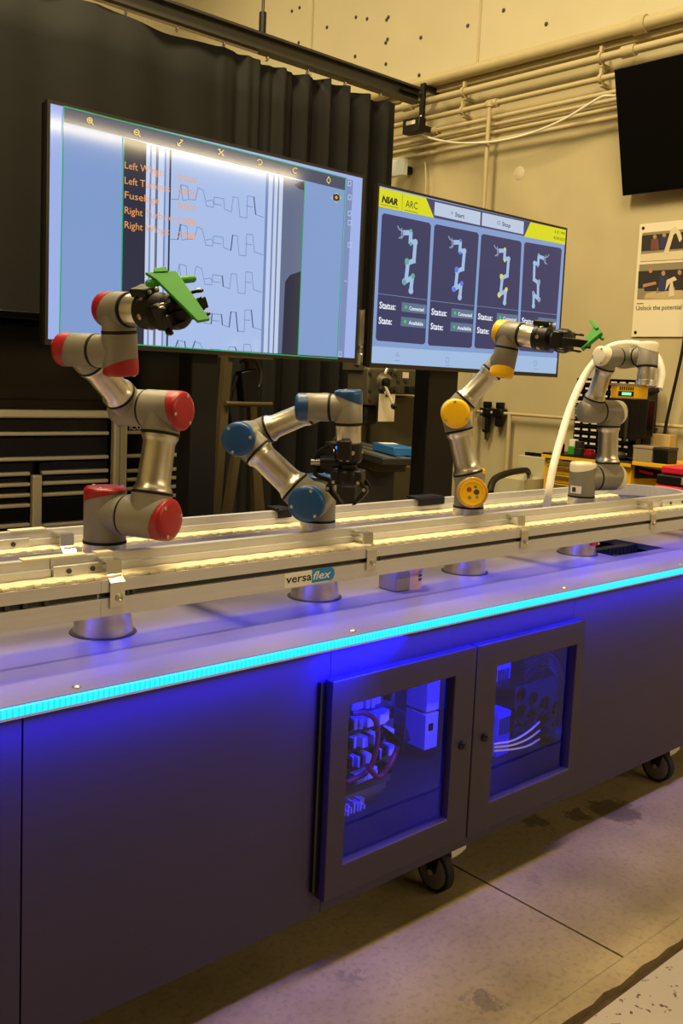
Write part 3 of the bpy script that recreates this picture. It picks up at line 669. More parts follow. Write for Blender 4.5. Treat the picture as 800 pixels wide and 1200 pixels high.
# tool of the white robot: yellow box with a green read-out
t, P3, w = whi['t'], whi['P3'], whi['w']
dpt = depth_of(P3)
c0 = PD(739.5, 459.5, dpt)
ex, ez = unit(V(.80, -.60, 0)), V(0, 0, 1); ey = np.cross(ez, ex)
hw = .5*37/FPX*dpt; hh = .5*14.5/FPX*dpt
tb = MB().obox(c0+ey*.02, ex*hw, ey*.035, ez*hh).build('tool_box', M['yellow'], t, bevel=.003, label='yellow box-shaped tool with green read-out')
MB().obox(c0+ey*.02-ex*.012+ez*(hh+.004), ex*hw*.9, ey*.036, ez*.004).build('tool_plate', M['steel'], tb)
MB().obox(c0-ex*hw*.45-ez*hh*.3-ey*.0155, ex*hw*.5, ey*.0008, ez*hh*.38).build('read_out_frame', M['black'], tb)
M['readout'] = mat('green_readout', (40, 160, 90), .3, emis=(150, 255, 190), estr=1.2)
MB().obox(c0-ex*hw*.42-ez*hh*.3-ey*.0168, ex*hw*.3, ey*.0005, ez*hh*.22).build('read_out', M['readout'], tb)
for k in range(7): MB().obox(c0-ex*hw*(.85-.14*k)+ez*hh*.55-ey*.0156, ex*.0022, ey*.0008, ez*hh*.26).build('vent_slot', M['black'], tb)
MB().lathe(P3, w, [(0, .037), (.018, .037), (.02, .034)], 28).build('tool_adapter', M['alu_bright'], t)
def hz(px, py, dd): return PD(px, py, dpt+dd)
MB().tube([PZ(641, 596, 1.03), hz(641, 588, -.06), hz(646, 556, -.06), hz(655, 520, .0), hz(668, 478, .08), hz(683, 444, .14), hz(697, 424, .15), hz(713, 408, .14), hz(735, 403, .13), hz(757, 407, .10), hz(770, 420, .07), hz(775, 438, .04), hz(772, 456, .02)], lambda f: .0145, 14, 8).build('white_hose', M['white'], t, label='white hose looping from conveyor over the wrist')
MB().tube([hz(771, 457, .02), hz(764, 461, .02), hz(757, 462, .02)], .009, 10).build('hose_end', M['black_soft'], t)

# green printed parts in the grippers
def held(name, label, cat, depth, polys, nrm, th, rods):
    """flat printed part: outline points lie in a tilted plane through the grip"""
    nrm = unit(nrm); c = PD(*polys[0][0], depth)
    def pl(px, py, off=0):
        d = ray(px, py); return EYE+d*(((c-EYE)@nrm)/(d@nrm))+nrm*off
    t = thing(name, label, cat, c)
    for i, (p, tt_, nm) in enumerate([(p, th*(1.0 if i == 0 else 1.5), ('wing_panel', 'tail_block', 'tail_block')[min(i, 2)]) for i, p in enumerate(polys)]):
        MB().prism([pl(*q, -tt_/2) for q in p], nrm*tt_).build(nm, M['green'], t, bevel=.0012)
    for (p0, p1, r) in rods:
        a, b = pl(*p0, -.009), pl(*p1, -.009); d = unit(b-a); L = np.linalg.norm(b-a)
        MB().lathe(a, d, [(0, r*.6), (.004, r), (L-.005, r), (L, r*.6)], 16).build('rod', M['green'], t)
    return t
held('toy_plane_wing', 'green plastic toy plane wing with rod held up in front of large screen', 'toy part', depth_of(red['P3']+red['w']*.155),
     [[(183, 329), (170, 320.5), (206, 318.5), (245.5, 375), (231.5, 377.5)], [(179.5, 321), (180, 316), (194, 314.5), (197, 320)]],
     -FW*.8+V(0, 0, .45)+RT*.25, .008, [((171, 329), (230, 323), .0075)])
held('toy_plane_wing', 'small green plastic part gripped by the yellow-capped robot', 'toy part', depth_of(yel['P3']+yel['w']*.17),
     [[(680.5, 407), (682, 410.5), (705.5, 391), (703, 386), (698, 381)], [(691, 377.5), (695, 375.5), (703, 386), (699, 388)]],
     -FW*.6-RT*.6+V(0, 0, .4), .014, [((700, 391), (705, 396), .006)])
# ------------------------------------------------------------------ big screens
YT = 3.15
SM = {k: screen_mat('display_'+k, c, s) for k, c, s in (
    ('lavender', (160, 180, 236), .95), ('sky', (132, 162, 214), .9), ('slate', (74, 80, 104), .9), ('image', (172, 194, 236), .95), ('ink', (48, 50, 70), .9), ('pale', (196, 210, 240), .95),
    ('steelblue', (122, 144, 194), .9), ('line', (66, 74, 104), .9), ('mint', (40, 170, 110), .9), ('gold', (240, 214, 110), 1), ('tangerine', (238, 160, 84), 1.0), ('fog', (104, 116, 146), .9),
    ('navy', (52, 58, 104), .85), ('bar', (66, 70, 108), .9), ('lime', (214, 214, 30), 1), ('frost', (206, 220, 238), .98), ('ice', (160, 190, 228), .95), ('button', (188, 204, 228), .95),
    ('chip', (92, 118, 150), .9), ('leaf', (40, 210, 90), 1), ('white', (232, 238, 250), 1), ('soot', (24, 26, 30), .8), ('violet', (90, 120, 230), 1), ('sun', (220, 210, 90), 1), ('sage', (90, 170, 150), 1), ('grey', (150, 164, 190), .9))}
class Screen:
    def __init__(s, t): s.t = t
    def P(s, px, py, layer): return PY(px, py, YT-.0008-.0007*layer)
    def poly(s, name, pts, m, layer, **k): return MB().prism([s.P(x, y, layer) for x, y in pts], (0, .0004, 0)).build(name, SM[m], s.t, flat=True, **k)
    def lines(s, name, paths, wpx, m, layer):
        mb = MB()
        for path in paths:
            P = [s.P(x, y, layer) for x, y in path]
            for a, b in zip(P[:-1], P[1:]):
                d = unit(b-a); nrm = np.cross(d, V(0, 1, 0))*(wpx/2/330); e = d*(wpx/2/330)*.9
                mb.prism([a-e+nrm, a-e-nrm, b+e-nrm, b+e+nrm], (0, .0003, 0))
        return mb.build(name, SM[m], s.t, flat=True)
    def disc(s, mb, px, py, r, layer, n=16):
        c = s.P(px, py, layer); r = r/330
        mb.prism([c+V(r*math.cos(2*math.pi*i/n), 0, r*math.sin(2*math.pi*i/n)) for i in range(n)], (0, .0003, 0))
    def word(s, txt, px, py, hpx, m, layer, wpx=None, fat=0, shear=0):
        o = s.P(px, py, layer); dist = depth_of(o); k = dist/FPX
        w = None if wpx is None else abs(s.P(px+wpx, py+wpx*.1, layer)[0]-o[0])
        return text('lettering', txt, o, (1, 0, 0), (0, 0, 1), hpx*k, SM[m], s.t, width=w, fat=fat, shear=shear)
def display(label, tl, tr, bl, br, m, group=None):
    a, b, c, d = [PY(*p, YT) for p in (tl, tr, bl, br)]
    x0, x1, z0, z1 = (a[0]+c[0])/2, (b[0]+d[0])/2, (c[2]+d[2])/2, (a[2]+b[2])/2
    t = thing('display_screen', label, 'screen', ((x0+x1)/2, YT+.03, z0))
    o = [(x0, z0), (x1, z0), (x1, z1), (x0, z1)]; bw = .011
    i = [(x0+bw, z0+.02), (x1-bw, z0+.02), (x1-bw, z1-bw), (x0+bw, z1-bw)]
    mb = MB(); Yf, Yb = YT-.004, YT+.02
    V_ = [(x, Yf, z) for x, z in o]+[(x, Yf, z) for x, z in i]+[(x, Yb, z) for x, z in o]+[(x, Yb, z) for x, z in i]
    F_ = [(k, (k+1) % 4, 4+(k+1) % 4, 4+k) for k in range(4)]+[(k, 8+k, 8+(k+1) % 4, (k+1) % 4) for k in range(4)]+[(4+k, 4+(k+1) % 4, 12+(k+1) % 4, 12+k) for k in range(4)]+[(8+k, 12+k, 12+(k+1) % 4, 8+(k+1) % 4) for k in range(4)]
    mb.add(V_, F_).build('bezel', M['bezel'], t, flat=True)
    MB().box(x0+bw*.5, x1-bw*.5, YT, YT+.012, z0+.01, z1-.005).build('glass_panel', SM[m], t, flat=True)
    MB().box(x0+.002, x1-.002, YT+.0205, YT+.045, z0+.004, z1-.004).box(x0+.25, x1-.25, YT+.0451, YT+.075, z0+.12, z1-.25).build('back_shell', M['black'], t, flat=True)
    return t, (x0, x1, z0, z1)
M['bezel'] = mat('dark_bronze_bezel', (44, 40, 34), .35, .3)
t1, R1 = display('larger left screen showing a camera image with orange lettering', (55.5, 114), (428, 208.5), (51.5, 404), (416, 425), 'lavender')
s = Screen(t1)
s.poly('workspace', [(75, 125), (405, 209), (394.5, 420), (70, 397.5)], 'sky', 1)
s.poly('toolbar', [(75, 125), (405, 209), (404, 223), (74.7, 143)], 'slate', 2)
s.poly('camera_image', [(145, 160.5), (357, 212), (349, 417), (141, 402.5)], 'image', 2)
s.poly('image_band', [(145, 161), (171.5, 168), (168.5, 404.5), (141.3, 402.5)], 'ink', 3)
def band(xa, xb, m, layer=3):
    def y0(x): return 161+(x-145)*.2425
    def sk(x): return x-(3.2+.02*(x-145))
    s.poly('image_band', [(xa, y0(xa)+1), (xb, y0(xb)+1), (sk(xb), 402.5+(xb-145)*.069), (sk(xa), 402.5+(xa-145)*.069)], m, layer)
for xa, xb, m in ((172, 176, 'pale'), (176, 178, 'steelblue'), (178, 183, 'pale'), (183, 186, 'fog'), (186, 193, 'pale'), (193, 195, 'steelblue'), (199, 201, 'ink'),
                  (312, 315, 'steelblue'), (315, 320, 'pale'), (320, 322, 'steelblue'), (322, 326, 'pale'), (326, 327.5, 'fog'), (327.5, 332, 'pale'), (332, 357, 'fog')):
    band(xa, xb, m)
s.poly('image_band', [(334, 330), (340, 322), (352.5, 318), (349, 416.5), (330, 415)], 'ink', 4)
s.poly('image_band', [(345, 216), (356, 212), (356, 223), (350, 221)], 'ink', 4)
paths = []
for r_, y in enumerate((228, 275, 322, 369, 412)):
    dx = -1.0*r_
    def q_(x, dy): return (x+dx, min(y+dy+(x-198)*(.17-.028*r_), 402.5+(x+dx-145)*.069+.5))
    paths.append([q_(201, 5), q_(209, 4), q_(212, -14), q_(220, -13), q_(221, 2), q_(229, 1), q_(232, -14), q_(238, -12), q_(242, 6), q_(250, 6), q_(251, -6), q_(262, -6), q_(263, 6), q_(271, 8)])
    paths.append([q_(271, 8), q_(273, -10), q_(279, -10), q_(281, 12), q_(289, 12), q_(290, -14), q_(297, -14), q_(299, 6), q_(309, 8)])
    paths.append([q_(242, 0), q_(248, -2), q_(252, 2), q_(260, 2)]); 
    paths.append([q_(212, -14), q_(214, 4), q_(221, 2)]); paths.append([q_(289, -2), q_(296, -2)])
    if False: paths.append([q_(201, 14), q_(216, 9), q_(232, 20), q_(262, 17), q_(280, 26), q_(296, 22), q_(309, 26)])
s.lines('part_outline', paths[:], .9, 'steelblue', 4)['kind'] = 'stuff'
s.lines('part_shadow', [[(a[0]+.6, a[1]), (b[0]+.6, b[1])] for p in paths if len(p) > 8 for a, b in zip(p[:-1], p[1:]) if abs(a[0]-b[0]) < 4.5 and random.random() < .22], 1.2, 'line', 5)
s.lines('frame_line', [[(74.7, 124.5), (406, 209)], [(74.7, 124.5), (69.7, 397.5)], [(69.7, 397.5), (395, 420.3)], [(405, 209), (394.8, 420.3)], [(145, 161), (141.3, 402.5)], [(357, 212), (349, 417)]], 1.5, 'mint', 6)
s.poly('side_bar', [(406, 209.5), (413.5, 211.5), (402.8, 421), (395.5, 420.5)], 'steelblue', 3)
def ring_(x, y, r, a0=0, a1=2*math.pi): return [(x+r*math.cos(a), y+r*math.sin(a)) for a in np.linspace(a0, a1, 13)]
s.lines('tool_icon', [ring_(105, 141, 3), [(107, 143), (109, 146)], [(103.6, 141), (106.4, 141)], [(105, 139.6), (105, 142.4)], ring_(160, 155, 3), [(162, 157), (164, 160)], [(158.6, 155), (161.4, 155)], ring_(304, 190, 3, -2.4, 2.0), ring_(346, 200, 3, 1.2, 5.4),
                      [(208, 170.5), (214, 164.5)], [(208, 170.5), (211, 171)], [(208, 170.5), (208, 167.5)], [(214, 164.5), (211.5, 164)], [(256, 175), (262, 182)], [(256, 181), (262, 176)], [(256, 175), (258, 175)], [(262, 182), (260, 182)],
                      [(383, 211), (385, 207), (387, 211)], [(383, 212), (385, 215), (387, 212)]], 1.1, 'gold', 7)['kind'] = 'stuff'
mb = MB(); s.disc(mb, 394, 231.5, 6.4, 7, 22); mb.build('joystick_icon', SM['ink'], t1, flat=True)
s.lines('tool_icon', [[(392, 227.5), (394, 226), (396, 228)], [(392, 235.5), (394, 237), (396, 235.5)], [(389.5, 230), (388.5, 231.5), (389.5, 233)], [(398.3, 230), (399.3, 231.5), (398.3, 233)], [(392.8, 231), (394, 230), (395.2, 231.5), (394, 233), (392.8, 231)]], .9, 'gold', 8)
s.lines('side_icon', [[(408, y+.2), (411.2, y+.6), (411, y+6), (407.8, y+5.6), (408, y+.2)] for y in (212, 228, 247, 258, 284)]+[[(404, 329), (406, 330)], [(397, 412), (400, 412.3), (399.8, 418), (396.9, 417.6), (397, 412)]], .9, 'pale', 7)
for txt, y, w, n, nx, ny in (('Left Wings:', 197, 46, '0.000', 208, 211), ('Left Turbines:', 215, 55, '0.000', 208, 227), ('Fuselage', 232, 41, '0.000', 208, 244), ('Right Turbine:', 250, 58, '0.000', 207, 261), ('Right Wings:', 267, 52, '0.000', 207, 278)):
    s.word(txt, 146, y, 8.0, 'tangerine', 8, w); s.word(n, nx, ny, 7.2, 'tangerine', 8, 22)

t2, R2 = display('right screen showing four robot status cards and yellow corners', (442, 215.5), (665.5, 267), (432, 429.5), (650.7, 442.8), 'lavender')
s = Screen(t2)
s.poly('base_tint', [(444, 219), (664.5, 269.5), (650.5, 440), (433.5, 427)], 'sky', 1)
s.poly('top_bar', [(444.3, 219.5), (664.3, 269.7), (663, 286.5), (442.7, 242)], 'bar', 2)
s.poly('corner_banner', [(444.4, 219.5), (499, 232), (508.4, 255.2), (442.7, 241.8)], 'lime', 3); s.poly('corner_banner', [(621.5, 260.3), (664.3, 269.8), (663, 287), (614, 277.2)], 'lime', 3)
s.poly('screen_button', [(509.4, 236.5), (563, 248.6), (562.3, 264), (508.7, 252)], 'button', 3); s.poly('screen_button', [(565, 249), (613.7, 259.8), (613, 274.6), (564.3, 264.2)], 'button', 3)
s.poly('footer_bar', [(434.6, 405.5), (652.8, 419.5), (650.6, 440), (433.4, 427)], 'ice', 3)
s.word('NIAR', 447, 236.5, 7.0, 'soot', 5, 19, fat=.05, shear=.2); s.word('ARC', 475, 242.5, 8.0, 'soot', 5, 14)
s.lines('small_print', [[(446, 239.3), (467, 244)], [(474, 246), (489, 249.4)]], .7, 'soot', 5); s.lines('small_print', [[(471.5, 228), (470.8, 246.5)]], .5, 'soot', 5)
s.word('Start', 533, 253.5, 4.6, 'bar', 5, 11, fat=.02); s.word('Stop', 588, 264.6, 4.6, 'bar', 5, 10, fat=.02)
s.lines('small_print', [[(528.5, 247.8), (530.5, 249.5), (528.3, 251)], [(583, 259), (586, 259.6), (585.8, 263), (582.8, 262.4), (583, 259)]], .7, 'bar', 5)
s.word('3:31 PM', 649.5, 272.8, 3.2, 'soot', 5, 12); s.word('8/28/2025', 648.5, 279.8, 3.2, 'soot', 5, 13)
s.lines('footer_icon', [[(463.5, 417), (465.5, 413), (467.5, 417.3), (463.5, 417)], [(463, 422.3), (468.5, 422.8)], [(523, 419), (526, 419.2), (525.7, 425), (522.7, 424.8), (523, 419)], [(522, 428), (527, 428.4)], [(626, 423), (628.6, 423.2), (628.3, 429), (625.8, 428.8), (626, 423)], [(625, 432), (630, 432.4)]], .8, 'steelblue', 5)
CARDS = [((447.6, 249.4), (505, 261.7), (498, 403.8), (440, 399)), ((509, 262.4), (561, 273), (552.6, 408), (501, 404.7)), ((564, 273.8), (611, 283), (605, 411), (555.5, 408)), ((614.3, 283.5), (658.2, 291), (649, 414), (607.5, 411))]
for ci, (A, B, C__, D) in enumerate(CARDS):
    A, B, C__, D = map(lambda p: np.array(p, float), (A, B, C__, D))
    def f(u, v): return tuple((A*(1-u)+B*u)*(1-v)+(D*(1-u)+C__*u)*v)
    rc = [f(u, v) for u, v in ((.04, 0), (.96, 0), (1, .018), (1, .982), (.96, 1), (.04, 1), (0, .982), (0, .018))]
    s.poly('status_card', rc, 'navy', 3)
    s.lines('card_divider', [[f(0, .632), f(1, .632)]], .8, 'steelblue', 4)
    k = (D[1]-A[1])/149.6
    x, y = f(.04, .745); s.word('Status:', x, y, 7.6*k, 'white', 5, 19*k, fat=.02)
    if ci < 3: x, y = f(.04, .865); s.word('State:', x, y, 7.6*k, 'white', 5, 15.5*k, fat=.02)
    for vv, wd in ((.675, 'Connected'), (.792, 'Available')):
        if ci == 3 and vv > .7: continue
        s.poly('status_chip', [f(.49, vv), f(.99, vv), f(.99, vv+.075), f(.49, vv+.075)], 'chip', 4)
        mb = MB(); s.disc(mb, *f(.575, vv+.037), 2.6*k, 5); mb.build('status_light', SM['leaf'], t2, flat=True)
        x, y = f(.645, vv+.056); s.word(wd, x, y, 4.2*k, 'white', 5, 18.2*k*.93, fat=.02)
    # picture of a small robot on each card
    acc = ('sage', 'violet', 'sun', 'grey')[ci]
    def g(u, v): return f(1-u if ci == 3 else u, v)
    joint = [(.60, .14), (.70, .17), (.68, .30), (.52, .36), (.52, .50), (.70, .46)]
    body_ = [[(.66, .575), (.67, .47), (.52, .51)], [(.55, .50), (.57, .37)], [(.55, .36), (.69, .33), (.70, .19)], [(.70, .18), (.60, .18), (.60, .12)], [(.60, .11), (.47, .12)]]
    s.lines('robot_picture', [[g(*p) for p in path] for path in body_], 7.6*k, 'ice', 5)
    for (u, v) in ((.70, .18), (.52, .51), (.66, .575)):
        mb = MB(); s.disc(mb, *g(u, v), 5.2*k, 6); mb.build('robot_picture', SM['ice'], t2, flat=True)
    for (u, v, r_) in ((.55, .345, 4.4), (.52, .515, 4.0), (.685, .455, 3.8), (.60, .095, 2.6), (.61, .20, 2.6)):
        mb = MB(); s.disc(mb, *g(u, v), r_*k*1.12, 7); mb.build('robot_accent', SM[acc], t2, flat=True)
    s.lines('gripper_picture', [[g(*p) for p in path] for path in ([(.47, .12), (.36, .10)], [(.45, .15), (.37, .17)], [(.41, .09), (.42, .17)], [(.36, .10), (.33, .08)])], 2.0*k, 'grey', 6)

def stand(label, pxl, pxr, pytop, R, Ys):
    a, b = PY(pxl, pytop, Ys), PY(pxr, pytop, Ys); x0, x1 = a[0], b[0]; xm_ = (x0+x1)/2
    t = thing('screen_stand', label, 'stand', (xm_, Ys+.05, 0), 'black screen stands')
    box('column', M['black'], x0, x1, Ys, Ys+.10, .06, R[2]+.42, t, bevel=.004)
    box('crossbar', M['black'], R[0]+.3, R[1]-.3, Ys-.001-.018, Ys-.001, R[2]+.22, R[2]+.30, t)
    box('base_plate', M['black'], xm_-.42, xm_+.42, Ys-.28, Ys+.38, .03, .0595, t, bevel=.004)
    for dx in (-.38, .38):
        for dy in (-.24, .34): MB().lathe((xm_+dx, Ys+.05+dy-.05, 0), (0, 0, 1), [(0, .02), (.006, .024), (.02, .024), (.0299, .02)], 14).build('foot', M['black_soft'], t)
stand('black column stand holding the left screen with the camera image', 225, 256, 425, R1, YT+.095)
stand('black column stand holding the right screen with the status cards', 503, 537, 440, R2, YT+.095)

# ------------------------------------------------------------------ curtain on its rail
YC = 5.6
rl = thing('curtain_rail', 'dark steel curtain rail hung from the ceiling by thin rods', 'rail', (2, YC, 3.74))
xe = PY(489, 106, YC)[0]
MB().prism([(-2.5, YC-.05, 3.73), (-2.5, YC-.05, 3.745), (-2.5, YC-.012, 3.755), (-2.5, YC-.012, 3.825), (-2.5, YC-.05, 3.833), (-2.5, YC-.05, 3.85), (-2.5, YC+.05, 3.85), (-2.5, YC+.05, 3.73)], (xe+2.5, 0, 0)).build('beam', M['darksteel'], rl, flat=True)
for x in (.6, PY(307, 44, YC)[0]):
    MB().cyl((x, YC, 3.8505), (x, YC, 6.699), .011, n=10).build('hanger_rod', M['darksteel'], rl)
    MB().cyl((x, YC, 3.851), (x, YC, 4.0), .026, n=12).build('turnbuckle', M['black'], rl)
MB().box(xe-.22, xe+.01, YC-.052, YC+.052, 3.78, 3.80).build('end_plate', M['black'], rl)
cu = MB(); nx, nz = 520, 14; xa, xb = -2.3, PY(463, 102, YC)[0]; rr = random.Random(11)
folds = [(rr.uniform(0, 6.28), rr.uniform(.8, 1.2)) for _ in range(8)]
def cy_(x, zf):
    pleat = max(0, min(1, (x-3.75)/.35)); k = .25+.75*(1-zf*.3)
    w_ = .014*math.sin(x*7+folds[0][0])+.010*math.sin(x*15+folds[1][0]+2*zf)
    d = .075*math.sin(x*29+1.2*math.sin(x*5.3))*(.75+.25*math.sin(x*4.1))+.02*math.sin(x*61)
    return YC+(w_*(1-pleat)+d*pleat*k) + .02*math.sin(zf*5+x*2.3)*(1-pleat)
for j in range(nz+1):
    for i in range(nx+1):
        x = xa+(xb-xa)*i/nx; zf = j/nz; sag = .025*(abs(math.sin(x*3.3)))
        cu.v.append((x, cy_(x, 1-zf), 3.69-sag*(1-zf)-zf*3.64 if j == 0 else (3.69-sag)*(1-zf)+.03*zf))
for j in range(nz):
    for i in range(nx):
        a = j*(nx+1)+i; cu.f.append((a, a+nx+1, a+nx+2, a+1))
co = tag(cu.build('curtain', M['curtain']), 'tall black pleated cloth curtain hanging from the dark steel rail', 'curtain')
so_ = co.modifiers.new('cloth', 'SOLIDIFY'); so_.thickness = .004
for x in np.arange(.1, 5.3, .37):
    MB().tube([(x, YC, 3.7235), (x, YC-.012, 3.712), (x, YC-.006, 3.69), (x, YC+.012, 3.69), (x, YC+.006, 3.715)], .005, 6, 3).build('hook', M['steel'], co)
MB().box(xa, PY(301, 60, YC)[0], YC-.012, YC+.002, 3.712, 3.724).build('wall_gap_strip', M['white'], co)  # white strip stands in for the bright wall showing below the rail

# ------------------------------------------------------------------ black drawer chest at the left
YK = 3.6
def K(px, py, Y=YK): return PY(px, py, Y)
xk0, xk1 = .35, K(212, 560)[0]; zkt = K(15, 364)[2]
ck = thing('tool_chest', 'tall black tool chest with bright drawer trims behind the red-capped robot', 'tool chest', ((xk0+xk1)/2, YK+.3, 0))
xp0, xp1, xq0, xq1 = K(126, 520)[0], K(145, 520)[0], K(34.5, 590)[0], K(45, 590)[0]
ztr = K(60, 486)[2]
box('case', M['chest'], xk0, xk1, YK+.03, YK+.6, .06, zkt-.03, ck)
box('case_top', M['chest'], xk0-.01, xk1-.35, YK-.015, YK+.61, zkt-.03, zkt, ck, bevel=.004)
box('hutch_door', M['chest'], xk0+.01, xp1, YK, YK+.029, ztr+.06, zkt-.04, ck, bevel=.003)
box('hutch_door', M['chest'], xp1+.005, xk1, YK, YK+.029, ztr+.06, zkt-.04, ck, bevel=.003)
h_ = box('chest_trim', M['trim'], xk0, xp0+.01, YK-.03, YK-.001, ztr-.012, ztr+.02, ck, bevel=.006)
box('chest_trim', M['trim'], xp0+.012, xp0+.045, YK-.036, YK-.001, .1, ztr+.012, ck, bevel=.006); box('chest_trim', M['trim'], xp1-.045, xp1-.002, YK-.036, YK-.001, .1, ztr+.012, ck, bevel=.006)
box('chest_trim', M['trim'], xq0, xq1, YK-.034, YK-.001, .1, K(40, 556)[2], ck, bevel=.005)
p = K(136, 492); box('orange_tag', M['orange'], p[0]-.012, p[0]+.012, YK-.044, YK-.037, p[2]-.022, p[2]+.018, ck)
def drawers(x0, x1, zs, ztop):
    zp = ztop
    for i, z in enumerate(zs):
        d = box('drawer', M['chest'], x0, x1, YK, YK+.029, z-.006, zp-.004, ck, bevel=.002)
        box('drawer_trim', M['trim'], x0+.004, x1-.004, YK-.022, YK-.0005, z-.001, z+.014, d, bevel=.004)
        zp = z-.006
    return zp
zz = lambda x, ys: [K(x, y)[2] for y in ys]
zp = drawers(xk0, xp0, zz(80, (509.5, 538)), ztr-.014)
for j, (a, b, ys) in enumerate(((xk0, xq0-.002, (557, 569.5, 582, 594, 617)), (xq1+.002, xp0, (554, 566, 579, 614)))):
    drawers(a, b, zz(20 if j == 0 else 90, ys)+[.45, .1], zp)
drawers(xp1+.002, xk1, zz(180, (508, 535, 552, 562, 572.5, 583))+[.6, .35, .1], ztr+.055)
p = K(148, 505.5); q2 = K(173, 497)
bd = box('badge', M['black_gloss'], p[0], q2[0], YK-.008, YK-.0005, p[2], q2[2], ck)
text('lettering', 'ICON', (p[0]+.01, YK-.0088, p[2]+.008), (1, 0, 0), (0, 0, 1), (q2[2]-p[2])*.62, M['white'], bd, width=q2[0]-p[0]-.02, fat=.02)
for x in (xk0+.08, xk1-.08):
    for y in (YK+.1, YK+.5): MB().lathe((x-.015, y, .03), (1, 0, 0), [(0, .026), (.004, .03), (.026, .03), (.03, .026)], 16).build('wheel', M['black_soft'], ck)

# ------------------------------------------------------------------ tripod-like work stand between the screens' columns
Yq = 3.85
wt = thing('folding_trestle', 'tan folding trestle stand with slanted legs behind blue-capped robot', 'trestle', (*K(278, 600, Yq)[:2], 0))
def leg(p0, p1, w, dy):
    a = PY(*p0, Yq+dy); b = PY(*p1, Yq+dy); d = unit(b-a); a = a+d*((0.0-a[2])/d[2]) if a[2] < b[2] else a; b2 = b+d*0
    lo, hi = (a, b) if a[2] < b[2] else (b, a)
    d = unit(hi-lo); lo = hi-d*((hi[2]-.012)/d[2]); c = (lo+hi)/2
    MB().obox(c, d*np.linalg.norm(hi-lo)/2, V(w/2, 0, 0), V(0, .018, 0)).build('leg', M['tan'], wt)
M['tan'] = mat('tan_trestle_paint', (86, 72, 46), .55, var=.08)
leg((255, 560), (266, 417), .045, 0); leg((266, 600), (276, 535), .04, .06); leg((292, 417), (300, 600), .04, .12); leg((302, 560), (297, 500), .03, .18)
a, b = PY(264, 473, Yq-.03), PY(318, 474, Yq-.03); MB().cyl(a, b, .012).build('crossbar', M['tan'], wt)
a = PY(257, 418.5, Yq+.06); b = PY(298, 420, Yq+.06); box('head_beam', M['tan'], a[0], b[0]+.05, Yq-.03, Yq+.2, a[2], a[2]+.04, wt)
p = PY(290, 455, Yq+.03); MB().obox(p, (.05, 0, .01), (0, .03, 0), (-.012, 0, .09)).build('clamp_block', M['black'], wt, bevel=.006)
p = PY(292, 437, Yq+.03); MB().tube([p+V(-.06, 0, .05), p+V(.0, -.02, .07), p+V(.05, -.02, .02), p+V(.05, -.02, -.06), p+V(0, -.02, -.08)], .008).build('clamp_handle', M['darksteel'], wt)
MB().tube([PY(277, 440, Yq+.02), PY(268, 475, Yq+.02), PY(272, 500, Yq+.02), PY(284, 520, Yq+.02)], .012).build('strap', M['black_soft'], wt)
# ------------------------------------------------------------------ pipes and devices on the right wall
def wallp(px, py, off=.1): return PX(px, py, XW-off)
def pipe(label, px, py, r, off, y0=1.6, y1=9.4, clamps=(), couplings=()):
    p = wallp(px, py, off); t = thing('wall_pipe', label, 'pipe', (XW-off, (y0+y1)/2, p[2]), 'painted pipes along the right wall')
    MB().cyl((XW-off, y0, p[2]), (XW-off, y1, p[2]), r, n=18).build('pipe_run', M['pipe'], t)
    for cx_ in clamps:
        y = PX(cx_, py, XW-off)[1]
        MB().lathe((XW-off, y-.012, p[2]), (0, 1, 0), [(0, r+.003), (.0, r+.012), (.024, r+.012), (.024, r+.003)], 18).box(XW-off-.012, XW-off+.012, y-.011, y+.011, p[2]+r, p[2]+r+.05).build('pipe_clamp', M['pipe'], t)
        MB().box(XW-off, XW, y-.015, y+.015, p[2]-r-.03, p[2]-r-.006).build('clamp_arm', M['pipe'], t)
    for cx_ in couplings:
        y = PX(cx_, py, XW-off)[1]; MB().lathe((XW-off, y-.05, p[2]), (0, 1, 0), [(0, r), (0, r+.012), (.1, r+.012), (.1, r)], 18).build('coupling', M['pipe'], t)
    return p
def zy(px, py): return (px, py)
pipe('thickest cream pipe, topmost of the run along the right wall', 640, 59, .048, .10, couplings=(748,))
pipe('second cream pipe below the thickest one on the right wall', 640, 84, .029, .11, clamps=(545, 703), couplings=(735, 480))
pipe('third cream pipe from the top with the drop pipe tee on it', 640, 107, .021, .11, clamps=(543, 703), couplings=(578,))
pipe('fourth cream pipe from the top, starting the thin group', 640, 125, .018, .09, couplings=(509,))
pipe('fifth cream pipe from the top of the right wall run', 640, 133.5, .016, .07)
pipe('sixth cream pipe, last but one in the right wall run', 640, 143, .016, .07)
pipe('lowest cream pipe of the run along the right wall', 640, 153, .017, .09)
lg = MB(); p = wallp(640, 74, .03); lg.box(XW-.06, XW-.0005, 1.6, 9.4, p[2]-.02, p[2]+.02); tag(lg.build('wall_ledge', M['pipe']), 'flat cream ledge on the wall just under the thickest pipe', 'ledge')
a = wallp(577, 121, .11); t = thing('drop_pipe', 'thin cream pipe dropping straight down behind the right screen', 'pipe', (XW-.12, a[1], 1.0))
MB().cyl((XW-.145, a[1], .9), (XW-.145, a[1], a[2]+.01), .017, n=14).build('pipe_run', M['pipe'], t)
MB().lathe((XW-.145, a[1], a[2]-.035), (0, 0, 1), [(0, .018), (0, .026), (.035, .026), (.035, .018)], 14).build('tee_collar', M['pipe'], t)
MB().box(XW-.143, XW, a[1]-.012, a[1]+.012, 1.9, 1.93).build('stand_off', M['pipe'], t)
